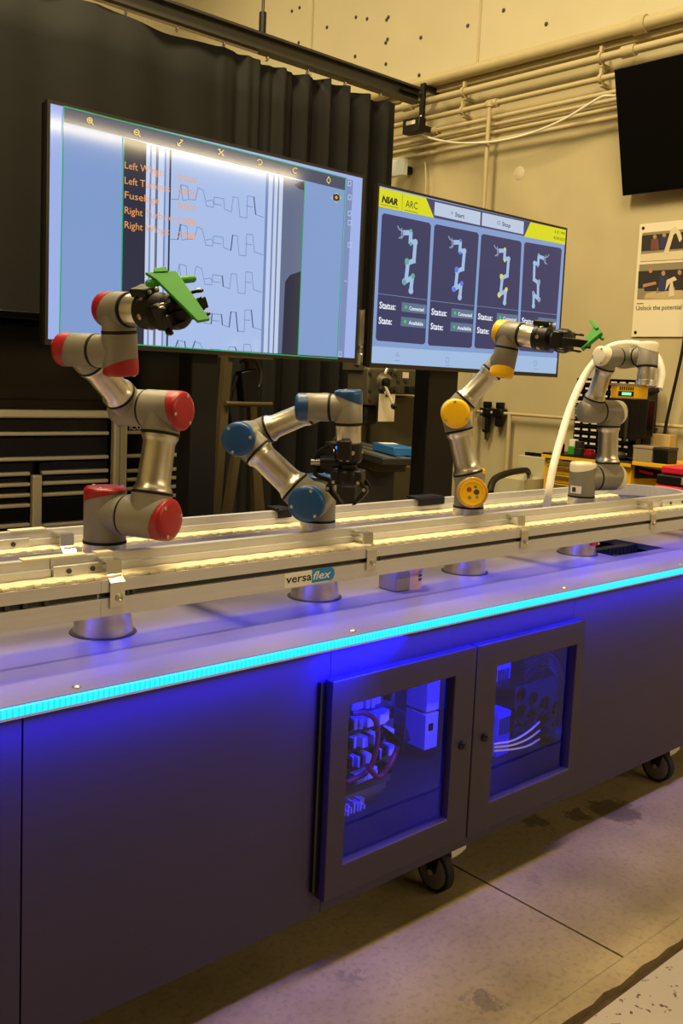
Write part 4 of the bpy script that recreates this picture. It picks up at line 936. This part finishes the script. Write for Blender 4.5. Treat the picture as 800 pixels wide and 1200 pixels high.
# air line with two filters
p1, p2, p3, p4 = wallp(558, 462, .06), wallp(557, 483, .06), wallp(597, 485, .06), wallp(655, 490, .06)
zl = p3[2]
f1y, f2y = wallp(570.5, 484, .06)[1], wallp(585.5, 484, .06)[1]
t = thing('wall_air_pipe', 'thin cream air pipe at waist height on right wall with a branch down', 'pipe', (XW-.06, p3[1], zl))
for ya, yb in ((p2[1], f1y+.0455), (f1y-.0455, f2y+.0455), (f2y-.0455, 1.8)): MB().cyl((XW-.06, ya, zl), (XW-.06, yb, zl), .013, n=12).build('pipe_run', M['pipe'], t)
MB().cyl((XW-.06, p2[1], zl-.05), (XW-.06, p2[1], zl+.6), .014, n=12).build('pipe_riser', M['pipe'], t)
MB().cyl((XW-.06, p3[1], zl), (XW-.06, p3[1], .02), .017, n=12).build('pipe_branch', M['pipe'], t)
for y in (2.6, 3.4): MB().box(XW-.06, XW-.001, y-.012, y+.012, zl-.022, zl-.0135).build('pipe_saddle', M['pipe'], t)
def filt(px, lab, long_):
    p = wallp(px, 484, .06); t = thing('air_filter', lab, 'air filter', (XW-.06, p[1], zl))
    k = 1.0
    box('filter_head', M['black'], XW-.105, XW-.015, p[1]-.045, p[1]+.045, zl-.03, zl+.035, t, bevel=.008)
    MB().lathe((XW-.06, p[1], zl+.0355), (0, 0, 1), [(0, .03), (.01, .036), (.045, .036), (.05, .03)], 16).build('knob', M['black'], t)
    MB().lathe((XW-.06, p[1], zl-.0305), (0, 0, -1), [(0, .036), (.11*long_, .036), (.13*long_, .028)], 16).build('bowl', M['black'], t)
    if long_ > .9:
        box('sight_glass', M['steel'], XW-.099, XW-.095, p[1]-.012, p[1]+.012, zl-.14, zl-.04, t)
        MB().lathe((XW-.06, p[1], zl-.161), (0, 0, -1), [(0, .012), (.06, .010)], 10).build('drain', M['darksteel'], t)
        MB().ball((XW-.108, p[1]+.02, zl), .018).build('gauge', M['steel'], t)
filt(570.5, 'long black air filter with a silver sight strip on right wall', 1.0); filt(585.5, 'short black air regulator beside the long filter on right wall', .6)
# boxes up by the pipes
p = PX(485, 148, 5.72); t = thing('junction_box', 'small black junction box among the upper pipes beside the curtain end', 'box', p)
MB().obox(p, (.04, 0, 0), (0, .095, 0), (0, 0, .06)).build('case', M['black'], t, bevel=.006)
MB().obox(p+V(-.042, 0, .02), (.002, 0, 0), (0, .05, 0), (0, 0, .015)).build('label_plate', M['paper'], t)
MB().obox(p+V(.16, -.02, .0), (.119, 0, 0), (0, .02, 0), (0, 0, .02)).build('mount', M['black'], t)
p = PX(495, 120, 5.80); t = thing('mounting_bar', 'short black bracket bar below the rail end on right wall', 'bracket', p)
MB().obox(p, (.012, 0, 0), (0, .024, 0), (0, 0, .15)).build('bar', M['black'], t); MB().obox(p+V(.105, 0, .12), (.092, 0, 0), (0, .02, 0), (0, 0, .02)).build('arm', M['black'], t)
MB().lathe(p+V(-.0125, 0, -.12), (-1, 0, 0), [(0, .014), (.004, .014), (.006, .008)], 10).build('bolt', M['steel'], t)
p = PX(466.5, 197, 5.85); t = thing('access_point', 'small pale blue-white box low on the wall beside curtain end', 'box', p)
MB().obox(p, (.025, 0, 0), (0, .09, 0), (0, 0, .07)).build('case', mat('pale_blue_plastic', (236, 246, 250), .4), t, bevel=.006); MB().obox(p+V(.086, 0, 0), (.06, 0, 0), (0, .03, 0), (0, 0, .03)).build('backing', M['black'], t, bevel=.004)
pts = [PX(x, y, XW-.18) for x, y in ((489, 156), (505, 162), (530, 167), (560, 167.5), (590, 164), (625, 155), (660, 140), (690, 122), (706, 113), (722, 112))]
tag(MB().tube(pts, .009, 8, 4).build('slack_cable', M['white']), 'slack white cable sagging across the thin wall pipes', 'cable')
pts = [PX(x, y, XW-.06) for x, y in ((498, 190), (499, 215), (497, 240), (497, 270))]
tag(MB().tube(pts, .007, 6, 3).build('thin_wire', M['pipe']), 'thin cream wire running down wall above right screen left part', 'wire')
MB2 = MB().lathe(wallp(608, 203, .0005), (-1, 0, 0), [(0, .055), (.003, .05)], 9); tag(MB2.build('wall_patch', M['wall_high']), 'small round unpainted patch on the wall above right screen', 'patch')

# wall television, leaning forward
t = thing('wall_television', 'black switched-off television mounted high on right wall, tilted down', 'television', (5.8, 3.2, 2.9))
tl, bl = PX(720.5, 81.5, 5.70), None
bl = PX(730.3, 229.5, 5.70); 
xb_ = 5.92; B0 = PX(730.3, 229.5, xb_); fr = tl[1]/5.70; xt_ = B0[1]/fr; T0 = PX(720.5, 81.5, xt_)
wid = (T0-B0); hgt = np.linalg.norm(wid); upv = unit(wid); alongv = V(0, -1, 0); outv = unit(np.cross(upv, alongv)); outv = outv if outv[0] < 0 else -outv
Wd = hgt*1.76; c = (T0+B0)/2+alongv*Wd/2
MB().obox(c-outv*.0, alongv*Wd/2, upv*hgt/2, outv*.012).build('bezel', M['black_gloss'], t, bevel=.003)
MB().obox(c+outv*.0125-alongv*0, alongv*(Wd/2-.012), upv*(hgt/2-.018), outv*.0008).build('dark_screen', mat('switched_off_glass', (12, 11, 10), .12), t)
MB().obox(c-outv*.033-upv*.05, alongv*Wd*.4, upv*hgt*.34, outv*.02).build('back_shell', M['black'], t, bevel=.004)
MB().obox(V((XW+c[0])/2+.03, c[1], c[2]-.1), (max(.02, (XW-c[0])/2-.035), 0, 0), (0, .15, 0), (0, 0, .1)).build('wall_mount', M['black'], t)
MB().ball(c+outv*.014-alongv*Wd*.10-upv*.1, .004).build('standby_light', M['paper'], t)
# poster
PXW = XW-.012
A, D = PX(751, 262.5, PXW), PX(738, 394.5, PXW)
pw = PX(802, 259, PXW)
yl = (A[1]+D[1])/2; zt_, zb_ = A[2], D[2]; wp = .62
t = thing('poster', 'white hanging poster with two photographs and the words unlock the potential', 'poster', (PXW, yl-wp/2, zb_))
MB().box(PXW, PXW+.004, yl-wp, yl, zb_, zt_).build('sheet', M['paper'], t, flat=True)
for y in (yl-.03, yl-wp+.03):
    for z in (zt_-.03, zb_+.03): MB().lathe((PXW, y, z), (-1, 0, 0), [(0, .011), (.003, .011), (.004, .005)], 12).build('grommet', M['black'], t)
Q = lambda px, py, l=0: PX(px, py, PXW-.001-.0008*l)
def pr(name, pts, m, l): return MB().prism([Q(x, y, l) for x, y in pts], (.0004, 0, 0)).build(name, m, t, flat=True)
cm = {k: mat('print_'+k, c, .7) for k, c in (('dark', (40, 36, 32)), ('skin', (176, 130, 96)), ('navy', (44, 46, 92)), ('grey', (140, 128, 104)), ('pale', (214, 200, 168)), ('tan', (190, 170, 128)), ('red', (190, 80, 40)), ('plum', (110, 64, 60)))}
zr = lambda px, py: (px, py)
pr('photo', [(752.5, 273), (806, 268), (804, 304), (750, 307)], cm['grey'], 0); pr('photo', [(749, 310), (804, 306.5), (800, 350), (746, 351)], cm['grey'], 0)
pr('photo_shape', [(752, 276), (804, 271.5), (802.5, 291), (751, 294.5)], cm['dark'], 1); pr('photo_shape', [(751, 298), (803, 293), (802, 303.5), (750, 306.5)], cm['pale'], 1)
for (x, y, w_, h_, m_) in ((767, 283, 4, 10, 'plum'), (778, 281, 4, 10, 'navy')):
    pr('photo_person', [(x-w_, y-h_*.3), (x+w_, y-h_*.35), (x+w_+1, y+h_), (x-w_-1, y+h_)], cm[m_], 2)
    pr('photo_person', [(x+2.2*math.cos(a), y-h_*.55+2.6*math.sin(a)) for a in np.linspace(0, 6.28, 11)[:-1]], cm['skin'], 2)
pr('photo_shape', [(777, 297), (780, 288), (786, 268), (791, 265), (797, 272), (799, 280), (796, 284), (792, 273), (789, 275), (784, 292), (783, 298)], cm['pale'], 3)
pr('photo_shape', [(748, 318), (803, 315), (801.5, 336), (747, 338)], cm['dark'], 1)
pr('photo_shape', [(762, 345), (800, 337), (800, 350), (754, 351)], cm['tan'], 1)
for (x, y, w_, h_, m_) in ((762, 326, 6.5, 15, 'dark'), (777, 328, 5, 13, 'navy'), (796, 327, 4.5, 13, 'dark')):
    pr('photo_person', [(x-w_, y-h_*.25), (x-2, y-h_*.42), (x+2, y-h_*.42), (x+w_, y-h_*.3), (x+w_+1, y+h_), (x-w_-1, y+h_)], cm[m_], 2)
    pr('photo_person', [(x+2.3*math.cos(a), y-h_*.6+3*math.sin(a)) for a in np.linspace(0, 6.28, 11)[:-1]], cm['skin'], 3)
pr('photo_person', [(753, 333), (768, 330), (769, 333), (753, 337)], cm['skin'], 4); pr('photo_person', [(757, 344), (769, 341), (767, 349), (754, 350)], cm['tan'], 3)
pr('photo_shape', [(779, 341), (781, 328), (790, 324), (793, 328), (788, 330), (790, 347), (783, 348), (785, 331)], cm['pale'], 4)
pr('accent_mark', [(746, 355.2), (753.5, 354.9), (753.4, 356), (745.9, 356.3)], cm['red'], 1)
o = Q(745, 363.5, 1); e = Q(798, 362.5, 1)
text('lettering', 'Unlock the potential', o, (0, -1, 0), (0, 0, 1), .031, M['black'], t, width=abs(e[1]-o[1]))
pts = [PX(x, y, XW-.11) for x, y in ((812, 190), (809, 250), (806, 300), (803, 360), (801, 400), (793, 440), (785, 475), (779, 505), (777, 540))]
tag(MB().tube(pts, .011, 8).build('power_cable', M['black_soft']), 'black cable hanging down the right wall beside the poster', 'cable')

# ------------------------------------------------------------------ yellow drawer bench
XB = 5.45
def Bx(px, py, o=0): return PX(px, py, XB+o)
y1, y0 = Bx(635, 560)[1], Bx(737, 560)[1]; zt = Bx(637, 530)[2]
bn = thing('yellow_bench', 'yellow drawer bench with black top against the right wall', 'workbench', (5.7, (y0+y1)/2, 0))
box('carcass', M['yellow_enamel'], XB+.02, XW-.03, y0, y1, .05, zt-.03, bn)
box('bench_top', M['black'], XB-.005, XW-.02, y0-.01, y1+.01, zt-.0295, zt, bn, bevel=.004)
box('bench_top_lip', M['yellow_enamel'], XB-.012, XB-.0055, y0-.01, y1+.01, zt-.034, zt-.012, bn)
ys_ = [zt-.04]+[Bx(650, y)[2] for y in (545, 555.5, 566, 576, 587)]+[.55, .3, .1]
for a_, b_ in zip(ys_[:-1], ys_[1:]):
    d = box('drawer', M['yellow_enamel'], XB, XB+.0195, y0+.12, y1-.05, b_+.004, a_-.002, bn, bevel=.003)
    box('drawer_pull', M['alu_bright'], XB-.022, XB-.0005, y0+.14, y1-.0505, a_-.018, a_-.006, d, bevel=.003)
box('tool_slot', M['black'], XB-.004, XB-.0003, y0+.18, y1-.16, zt-.055, zt-.037, bn)
for (x, y) in ((5.5, y0+.05), (5.5, y1-.05), (5.9, y0+.05), (5.9, y1-.05)): MB().lathe((x-.018, y, .03), (1, 0, 0), [(0, .026), (.004, .03), (.032, .03), (.036, .026)], 16).build('wheel', M['black_soft'], bn)
# yellow side shelf on the near end
ye = y0-.011
zs_ = zt+.01
box('side_shelf', M['yellow_enamel'], XB+.0, XW-.09, ye-.42, ye, zs_-.03, zs_-.004, bn, bevel=.003)
box('shelf_bracket', M['yellow_enamel'], XB+.3, XB+.32, ye-.3, ye-.0005, zs_-.16, zs_-.0305, bn)
p = PX(754, 555, XB+.06); t = thing('tool_pouch', 'black tool pouch with red grip hanging under the yellow side shelf', 'pouch', p)
MB().prism([p+V(0, .14, .05), p+V(0, -.14, .03), p+V(0, -.13, -.02), p+V(0, .08, -.04), p+V(0, .14, -.04)], (.03, 0, 0)).build('pouch', M['black'], t, bevel=.004)
MB().obox(p+V(-.005, -.02, .01), (.004, 0, 0), (0, .05, .005), (0, 0, .008)).build('grip', M['red_case'], t)
# organiser with many small drawers
XO = 5.74
o0, o1 = PX(752, 500, XO), PX(673, 480, XO); zo1 = PX(690, 443, XO)[2]
og = thing('parts_organizer', 'black parts organizer with rows of small drawers on the yellow bench', 'organizer', (XO+.1, (o0[1]+o1[1])/2, zt))
box('frame', M['black'], XO+.02, XW-.085, o0[1], o1[1], zt+.0005, zo1, og)
n_, rws = 8, 11; cw = (o1[1]-o0[1])/n_; ch_ = (zo1-zt)/rws
for r_ in range(rws):
    box('shelf_edge', M['darksteel'], XO+.004, XO+.0195, o0[1], o1[1], zt+r_*ch_+.0005, zt+r_*ch_+.006, og)
    for k in range(n_):
        a_ = o0[1]+k*cw
        d = box('small_drawer', M['black_gloss'], XO, XO+.0195, a_+.004, a_+cw-.004, zt+r_*ch_+.0075, zt+(r_+1)*ch_-.003, og)
        box('drawer_label', M['paper'], XO-.003, XO-.0003, a_+.012, a_+cw-.012, zt+r_*ch_+.016, zt+(r_+.62)*ch_, d)
# black monitor
p = PX(736, 490, 5.55); t = thing('monitor', 'black monitor standing on the yellow bench below the yellow robot tool', 'monitor', (p[0], p[1], zt))
ex = unit(V(.62, -.78, 0)); ey = unit(V(.78, .62, 0)); sc_ = depth_of(p)/FPX; tilt = unit(V(0, 0, 1)-ey*.12)
MB().obox(p, ex*21*sc_, tilt*23.5*sc_, ey*.018).build('shell', M['black'], t, bevel=.006)
MB().obox(p+ex*12*sc_+ey*.075, ex*19*sc_, tilt*22*sc_, ey*.016).build('second_panel', M['black_gloss'], t, bevel=.006)
MB().obox(p+ex*12*sc_+ey*.038, ex*.03, tilt*.05, ey*.019).build('arm', M['black'], t)
q2 = p+ex*10*sc_+ey*.05; MB().box(q2[0]-.03, q2[0]+.03, q2[1]-.03, q2[1]+.03, zt+.018, p[2]).build('post', M['black'], t); MB().box(q2[0]-.09, q2[0]+.09, q2[1]-.09, q2[1]+.09, zt+.0065, zt+.0175).build('foot', M['black'], t, bevel=.003)
MB().obox(p-ex*2*sc_-ey*.0185-tilt*12*sc_, ex*.01, tilt*.09, ey*.002).build('shell_ridge', M['darksteel'], t, bevel=.003)
MB().obox(p-ey*.020-tilt*2*sc_+ex*6*sc_, ex*.028, tilt*.14, ey*.004).build('rear_hump', M['black'], t, bevel=.004)
# boxes on the shelf and bench
def carton(name, lab, cat, m, px, py, w_, d_, h_, X_, zbase, lid=None):
    p = PX(px, py, X_); t = thing(name, lab, cat, (X_+d_/2, p[1], zbase))
    box('body', m, X_, X_+d_, p[1]-w_/2, p[1]+w_/2, zbase+.0005, zbase+h_, t, bevel=.003)
    if lid is not None: box('lid', lid, X_-.003, X_+d_+.003, p[1]-w_/2-.003, p[1]+w_/2+.003, zbase+h_+.0003, zbase+h_+.018, t, bevel=.003)
    return t
zsh = zs_-.004
carton('clear_bin', 'smoky clear bin on the shelf left of dark box', 'bin', M['clear'], 752.5, 531, .135, .12, .085, 5.455, zsh, M['clear'])
carton('dark_bin', 'small dark lidded box at the right of the clear bin', 'box', M['black'], 774, 531, .10, .12, .085, 5.46, zsh, M['darksteel'])
carton('cardboard_box', 'plain cardboard box standing behind the clear bin', 'box', M['cardboard'], 773, 516, .14, .09, .17, 5.77, zsh)
p = PX(722, 534, 5.47); t = thing('grey_bowl', 'low grey rounded bowl on the bench front corner', 'bowl', (5.5, p[1], zt))
MB().lathe((5.5, p[1], zt+.0005), (0, 0, 1), [(0, .03), (.015, .046), (.035, .048), (.05, .035), (.055, .015)], 20).build('bowl', M['darksteel'], t)
for (px, lab, cat, nm, hh, mm, tt) in ((652, 'black bottle with narrow neck at the far end of bench top', 'bottle', 'oil_bottle', .10, 'black', 'bottle'), (658, 'small black spray bottle beside the narrow necked one', 'bottle', 'spray_bottle', .12, 'black', 'bottle'),
        (671, 'green and white small carton on the bench top', 'carton', 'small_carton', .055, 'green', 'box'), (678, 'little black jig block right of green carton', 'block', 'jig_block', .05, 'darksteel', 'box'), (690, 'small red plug on the bench top beside white robot', 'plug', 'red_plug', .025, 'red', 'box')):
    p = PX(px, 528, 5.52); t = thing(nm, lab, cat, (5.52, p[1], zt))
    if tt == 'bottle':
        MB().lathe((5.52, p[1], zt+.0005), (0, 0, 1), [(0, .018), (hh*.5, .019), (hh*.62, .009), (hh*.9, .008)], 14).build('bottle_body', M[mm], t)
        MB().lathe((5.52, p[1], zt+hh*.9+.001), (0, 0, 1), [(0, .010), (hh*.15, .008), (hh*.5, .003)], 10).build('nozzle', M['steel'], t)
    else:
        box('block_body', M[mm], 5.50, 5.56, p[1]-.028, p[1]+.028, zt+.0005, zt+hh, t, bevel=.003)
        box('block_top', M['white'] if nm == 'small_carton' else M[mm], 5.505, 5.555, p[1]-.02, p[1]+.024, zt+hh+.0003, zt+hh*1.9, t, bevel=.003)
# stack of red and black cases at the far right
Xr = 4.75
ra, rb = PX(766, 574, Xr), PX(766, 545, Xr)
yR = ra[1]; zr0 = ra[2]
tr = thing('steel_trolley', 'low grey trolley under red tool cases, mostly behind the conveyor', 'trolley', (Xr+.25, yR-.35, 0))
box('trolley_top', M['darksteel'], Xr-.02, Xr+.5, yR-.78, yR+.03, zr0-.09, zr0-.06, tr)
for x in (Xr+.01, Xr+.44):
    for y in (yR-.74, yR-.03): box('leg', M['darksteel'], x, x+.03, y, y+.03, 0.001, zr0-.0905, tr)
hgt_ = rb[2]-zr0+.06
zc = zr0-.0595
for nm, fr0, fr1, m_, ins, lab in (('tool_case', 0, .46, 'red_case', 0, 'bottom red tool case on the trolley at the right edge'), ('tool_case', .47, .76, 'black', .004, 'black tool case between two red ones at the right edge'), ('tool_case', .77, 1.0, 'red_case', .02, 'top red tool case with black latch at the right edge')):
    t = thing(nm, lab, 'tool case', (Xr+.2, yR-.35, zc+hgt_*fr0))
    box('shell', M[m_], Xr+ins, Xr+.42, yR-.72, yR-ins, zc+hgt_*fr0+.0005, zc+hgt_*fr1, t, bevel=.01)
    box('latch', M['black'] if m_ == 'red_case' else M['clear'], Xr+ins-.012, Xr+ins-.0005, yR-.24, yR-.16, zc+hgt_*(fr0+.06), zc+hgt_*(fr1-.03), t, bevel=.003)
    box('recess_panel', M['black_soft'] if m_ == 'black' else M['red'], Xr+ins-.005, Xr+ins-.0005, yR-.68, yR-.28, zc+hgt_*(fr0+.07), zc+hgt_*(fr1-.07), t)
# beige box at the wall and black hose
p, q2 = PX(606, 552, 5.6), PX(634, 536, 5.6)
t = thing('beige_cabinet', 'low beige machine box by the wall left of the yellow bench', 'cabinet', (5.75, p[1]-.2, 0))
box('case', M['beige_box'], 5.6, 5.92, y1+.04, p[1], .05, q2[2], t, bevel=.005); box('lower_case', M['beige_box'], 5.3, 5.59, y1+.04, p[1]-.05, .05, q2[2]-.14, t, bevel=.005)
box('plinth', M['darksteel'], 5.32, 5.9, y1+.06, p[1]-.08, .0, .0495, t)
for k in range(6): box('terminal', M['black'], 5.62, 5.66, y1+.06+k*.04, y1+.09+k*.04, q2[2]+.0005, q2[2]+.025, t)
pts = [PY(574, 585, 3.3), PY(574.5, 573, 3.3), PY(579, 562, 3.35), PY(590, 556, 3.5), PY(603, 552.5, 3.7), PY(616, 551, 3.95)]
tag(MB().tube([V(pts[0][0], pts[0][1], .02), V(pts[0][0], pts[0][1], .5)]+pts+[pts[-1]+V(.3, .2, -.05)], .02, 12).build('black_hose', M['black_soft']), 'thick black hose arching up behind the yellow-capped robot', 'hose')

# ------------------------------------------------------------------ milling machine between the two screens
YM = 4.75
def Z_(px, py, o=0): return PY(px, py, YM+o)
mm_ = M['machine']; sc_ = depth_of(Z_(450, 450))/FPX
ml = thing('milling_machine', 'olive milling machine standing behind the gap between the two screens', 'machine', (*Z_(455, 500)[:2], 0))
c0 = Z_(440, 470, .35)
box('column', mm_, c0[0]-.16, c0[0]+.30, YM+.22, YM+.62, .12, c0[2]+.05, ml, bevel=.02)
box('base_casting', M['darksteel'], c0[0]-.3, c0[0]+.45, YM-.15, YM+.66, 0, .119, ml, bevel=.01)
p, q2 = Z_(430, 475), Z_(458, 432); box('head_casting', mm_, p[0], q2[0], YM, YM+.22, p[2], q2[2], ml, bevel=.015)
for (x, y) in ((433, 437), (433, 457), (433, 468), (455, 437)): MB().lathe(Z_(x, y, -.0005), (0, -1, 0), [(0, .016), (.01, .016), (.012, .008)], 10).build('bolt', M['darksteel'], ml)
MB().lathe(Z_(449, 448, -.001), (0, -1, 0), [(0, .07), (.03, .06), (.06, .04), (.09, .03)], 20).build('feed_housing', mm_, ml)
hb = MB().lathe(Z_(450.5, 448, -.092), (0, -1, 0), [(0, .03), (.03, .03), (.035, .02)], 16).build('lever_hub', M['black'], ml)
a, b = Z_(451, 452, -.11), Z_(461.5, 476, -.13)
MB().cyl(a, b, .010, n=10).build('feed_lever', M['white'], ml); MB().ball(b, .024).build('lever_knob', M['black'], ml)
c1 = Z_(461, 447, -.02); pts = [c1+V(.075*math.cos(x)-.02, .0, .11*math.sin(x)) for x in np.linspace(1.3, 4.98, 12)]
MB().tube(pts, .012, 8, 2).build('casting_rim', M['steel'], ml)
p, q2 = Z_(462, 462, .02), Z_(505, 434, .02); box('gear_case', mm_, p[0], q2[0], YM+.02, YM+.25, p[2], q2[2], ml, bevel=.012)
for (x, y) in ((466, 446), (475, 446), (463, 456), (463, 438)): MB().lathe(Z_(x, y, .0195), (0, -1, 0), [(0, .018), (.01, .018), (.012, .01)], 10).build('bolt', M['darksteel'], ml)
p, q2 = Z_(472, 443, .015), Z_(479, 436.5, .015); box('plate', M['paper'], p[0], q2[0], YM+.014, YM+.0195, p[2], q2[2], ml)
p, q2 = Z_(489, 453, .01), Z_(504, 444, .01); box('plate', M['darksteel'], p[0], q2[0], YM+.01, YM+.0195, p[2], q2[2], ml, bevel=.003)
p, q2 = Z_(478, 461, -.02), Z_(500, 453.5, -.02); box('control_box', M['black'], p[0], q2[0], YM-.03, YM+.0195, p[2], q2[2], ml, bevel=.004); MB().ball(Z_(501, 457, -.04), .02).build('push_button', M['white'], ml)
p = Z_(424.5, 402, .1); q2 = Z_(424.5, 366, .1)
MB().lathe((p[0], p[1], Z_(424, 428, .1)[2]), (0, 0, 1), [(0, .05), (.07, .05), (.08, .035), (.12, .035), (.13, .045), (q2[2]-p[2]+.05, .045), (q2[2]-p[2]+.06, .05), (q2[2]-p[2]+.16, .05), (q2[2]-p[2]+.17, .03)], 20).build('drawbar_motor', M['steel'], ml)
MB().tube([p+V(.035*math.cos(x), -.055, .04*math.sin(x)) for x in np.linspace(0.5, 5.8, 12)], .01, 8, 2).build('hook_ring', M['steel'], ml)
box('motor_bracket', mm_, p[0]-.04, c0[0]+.1, YM+.05, YM+.25, Z_(424, 434, .1)[2], Z_(424, 428, .1)[2]+.02, ml)
p, q2 = Z_(423, 497, .05), Z_(442, 476, .05); box('quill', M['black'], p[0]+.02, q2[0], YM+.03, YM+.16, p[2], q2[2]+.005, ml, bevel=.02)
ta, tb_ = Z_(436, 517, 0), None
zt2 = ta[2]; tb_ = PZ(512, 536, zt2); d = unit(V(tb_[0]-ta[0], tb_[1]-ta[1], 0)); nn_ = V(-d[1], d[0], 0); nn_ = nn_ if nn_[1] > 0 else -nn_; Lm = .95
cM = ta+d*Lm/2-V(0, 0, .04)
MB().obox(cM+nn_*.15, d*(Lm/2+.15), nn_*.15, V(0, 0, .02)).build('mill_table', M['darksteel'], ml, bevel=.004)
for k in range(3): MB().obox(cM+nn_*(.06+.09*k)+V(0, 0, .0215), d*(Lm/2+.15), nn_*.028, V(0, 0, .0012)).build('table_rib', M['steel'], ml)
MB().obox(cM+nn_*.15-V(0, 0, .055), d*.34, nn_*.11, V(0, 0, .034)).build('saddle', mm_, ml, bevel=.008)
MB().obox(V(cM[0]+nn_[0]*.2, cM[1]+nn_[1]*.2, (cM[2]-.09+.12)/2), d*.22, nn_*.13, V(0, 0, (cM[2]-.09-.12)/2)).build('knee', M['darksteel'], ml, bevel=.01)
e = cM-d*(Lm/2+.151)+nn_*.15; MB().lathe(e, -d, [(0, .03), (.05, .03), (.055, .075), (.07, .08), (.08, .07)], 20).build('hand_wheel', M['darksteel'], ml)
vz = Z_(423, 517, 0)
p = cM+d*(.30)+nn_*.12+V(0, 0, .024)
t = thing('blue_tool_tray', 'blue tool tray lying on the milling machine table', 'tray', p); MB().obox(p+V(0, 0, .026), d*.20, nn_*.07, (0, 0, .025)).build('tray_body', M['bluetool'], t, bevel=.005); MB().obox(p+V(0, 0, .053)-d*.1, d*.05, nn_*.05, (0, 0, .0015)).build('tray_label', M['white'], t)
def sheet_(lab, px0, py0, px1, py1, dy):
    p, q2 = Z_(px0, py1, dy), Z_(px1, py0, dy); t = thing('paper_sheet', lab, 'paper', (p[0], YM+dy, p[2]))
    MB().box(p[0], q2[0], YM+dy, YM+dy+.003, p[2], q2[2]).build('sheet', M['paper'], t, flat=True); MB().box((p[0]+q2[0])/2-.02, (p[0]+q2[0])/2+.02, YM+dy-.004, YM+dy-.0003, q2[2]-.02, q2[2]-.004).build('tape', M['darksteel'], t)
sheet_('white paper sheet hanging under the milling head', 443, 462, 463, 494, -.05); p, q2 = Z_(418, 550, -.3), Z_(478, 543, -.3); MB().box(p[0], q2[0], YM-.32, YM-.28, p[2], q2[2]).build('wood_guard', M['wood'], ml, bevel=.003)
p3_, q3 = Z_(443.5, 553, -.33), Z_(461, 538, -.33); MB().box(p3_[0], q3[0], YM-.345, YM-.3205, p3_[2], q3[2]).build('guard_block', M['wood'], ml, bevel=.003)
p, q2 = Z_(488, 561, -.3), Z_(508, 539, -.3); MB().box(p[0], q2[0], YM-.304, YM-.30, p[2], q2[2]).build('notice_sheet', M['paper'], ml, flat=True)
pts = [Z_(515, 440, -.5), Z_(512, 462, -.52), Z_(504, 478, -.52), Z_(496, 500, -.54), Z_(493, 528, -.54), Z_(490, 545, -.52), Z_(484, 560, -.52), Z_(481, 590, -.5)]
tag(MB().tube([pts[0]+V(0, 0, .3)]+pts+[V(pts[-1][0], pts[-1][1], .02)], .016, 10).build('machine_cable', M['black_soft']), 'thick black cable drooping in front of the milling machine', 'cable')
# pale cabinet panel behind the machine, near the right wall
p, q2 = PY(470, 560, 5.5), PY(545, 462, 5.5)
t = thing('grey_locker', 'low dark grey locker behind the milling machine by the wall', 'locker', (p[0]+.3, 5.6, 0))
box('locker_body', M['darksteel'], p[0]+.05, 5.85, 5.42, 5.54, .03, q2[2]-.1, t, bevel=.004); box('locker_rail', M['steel'], p[0]+.05, 5.85, 5.40, 5.4195, q2[2]-.2, q2[2]-.17, t); box('plinth', M['darksteel'], p[0]+.08, 5.8, 5.43, 5.53, .0, .0295, t)
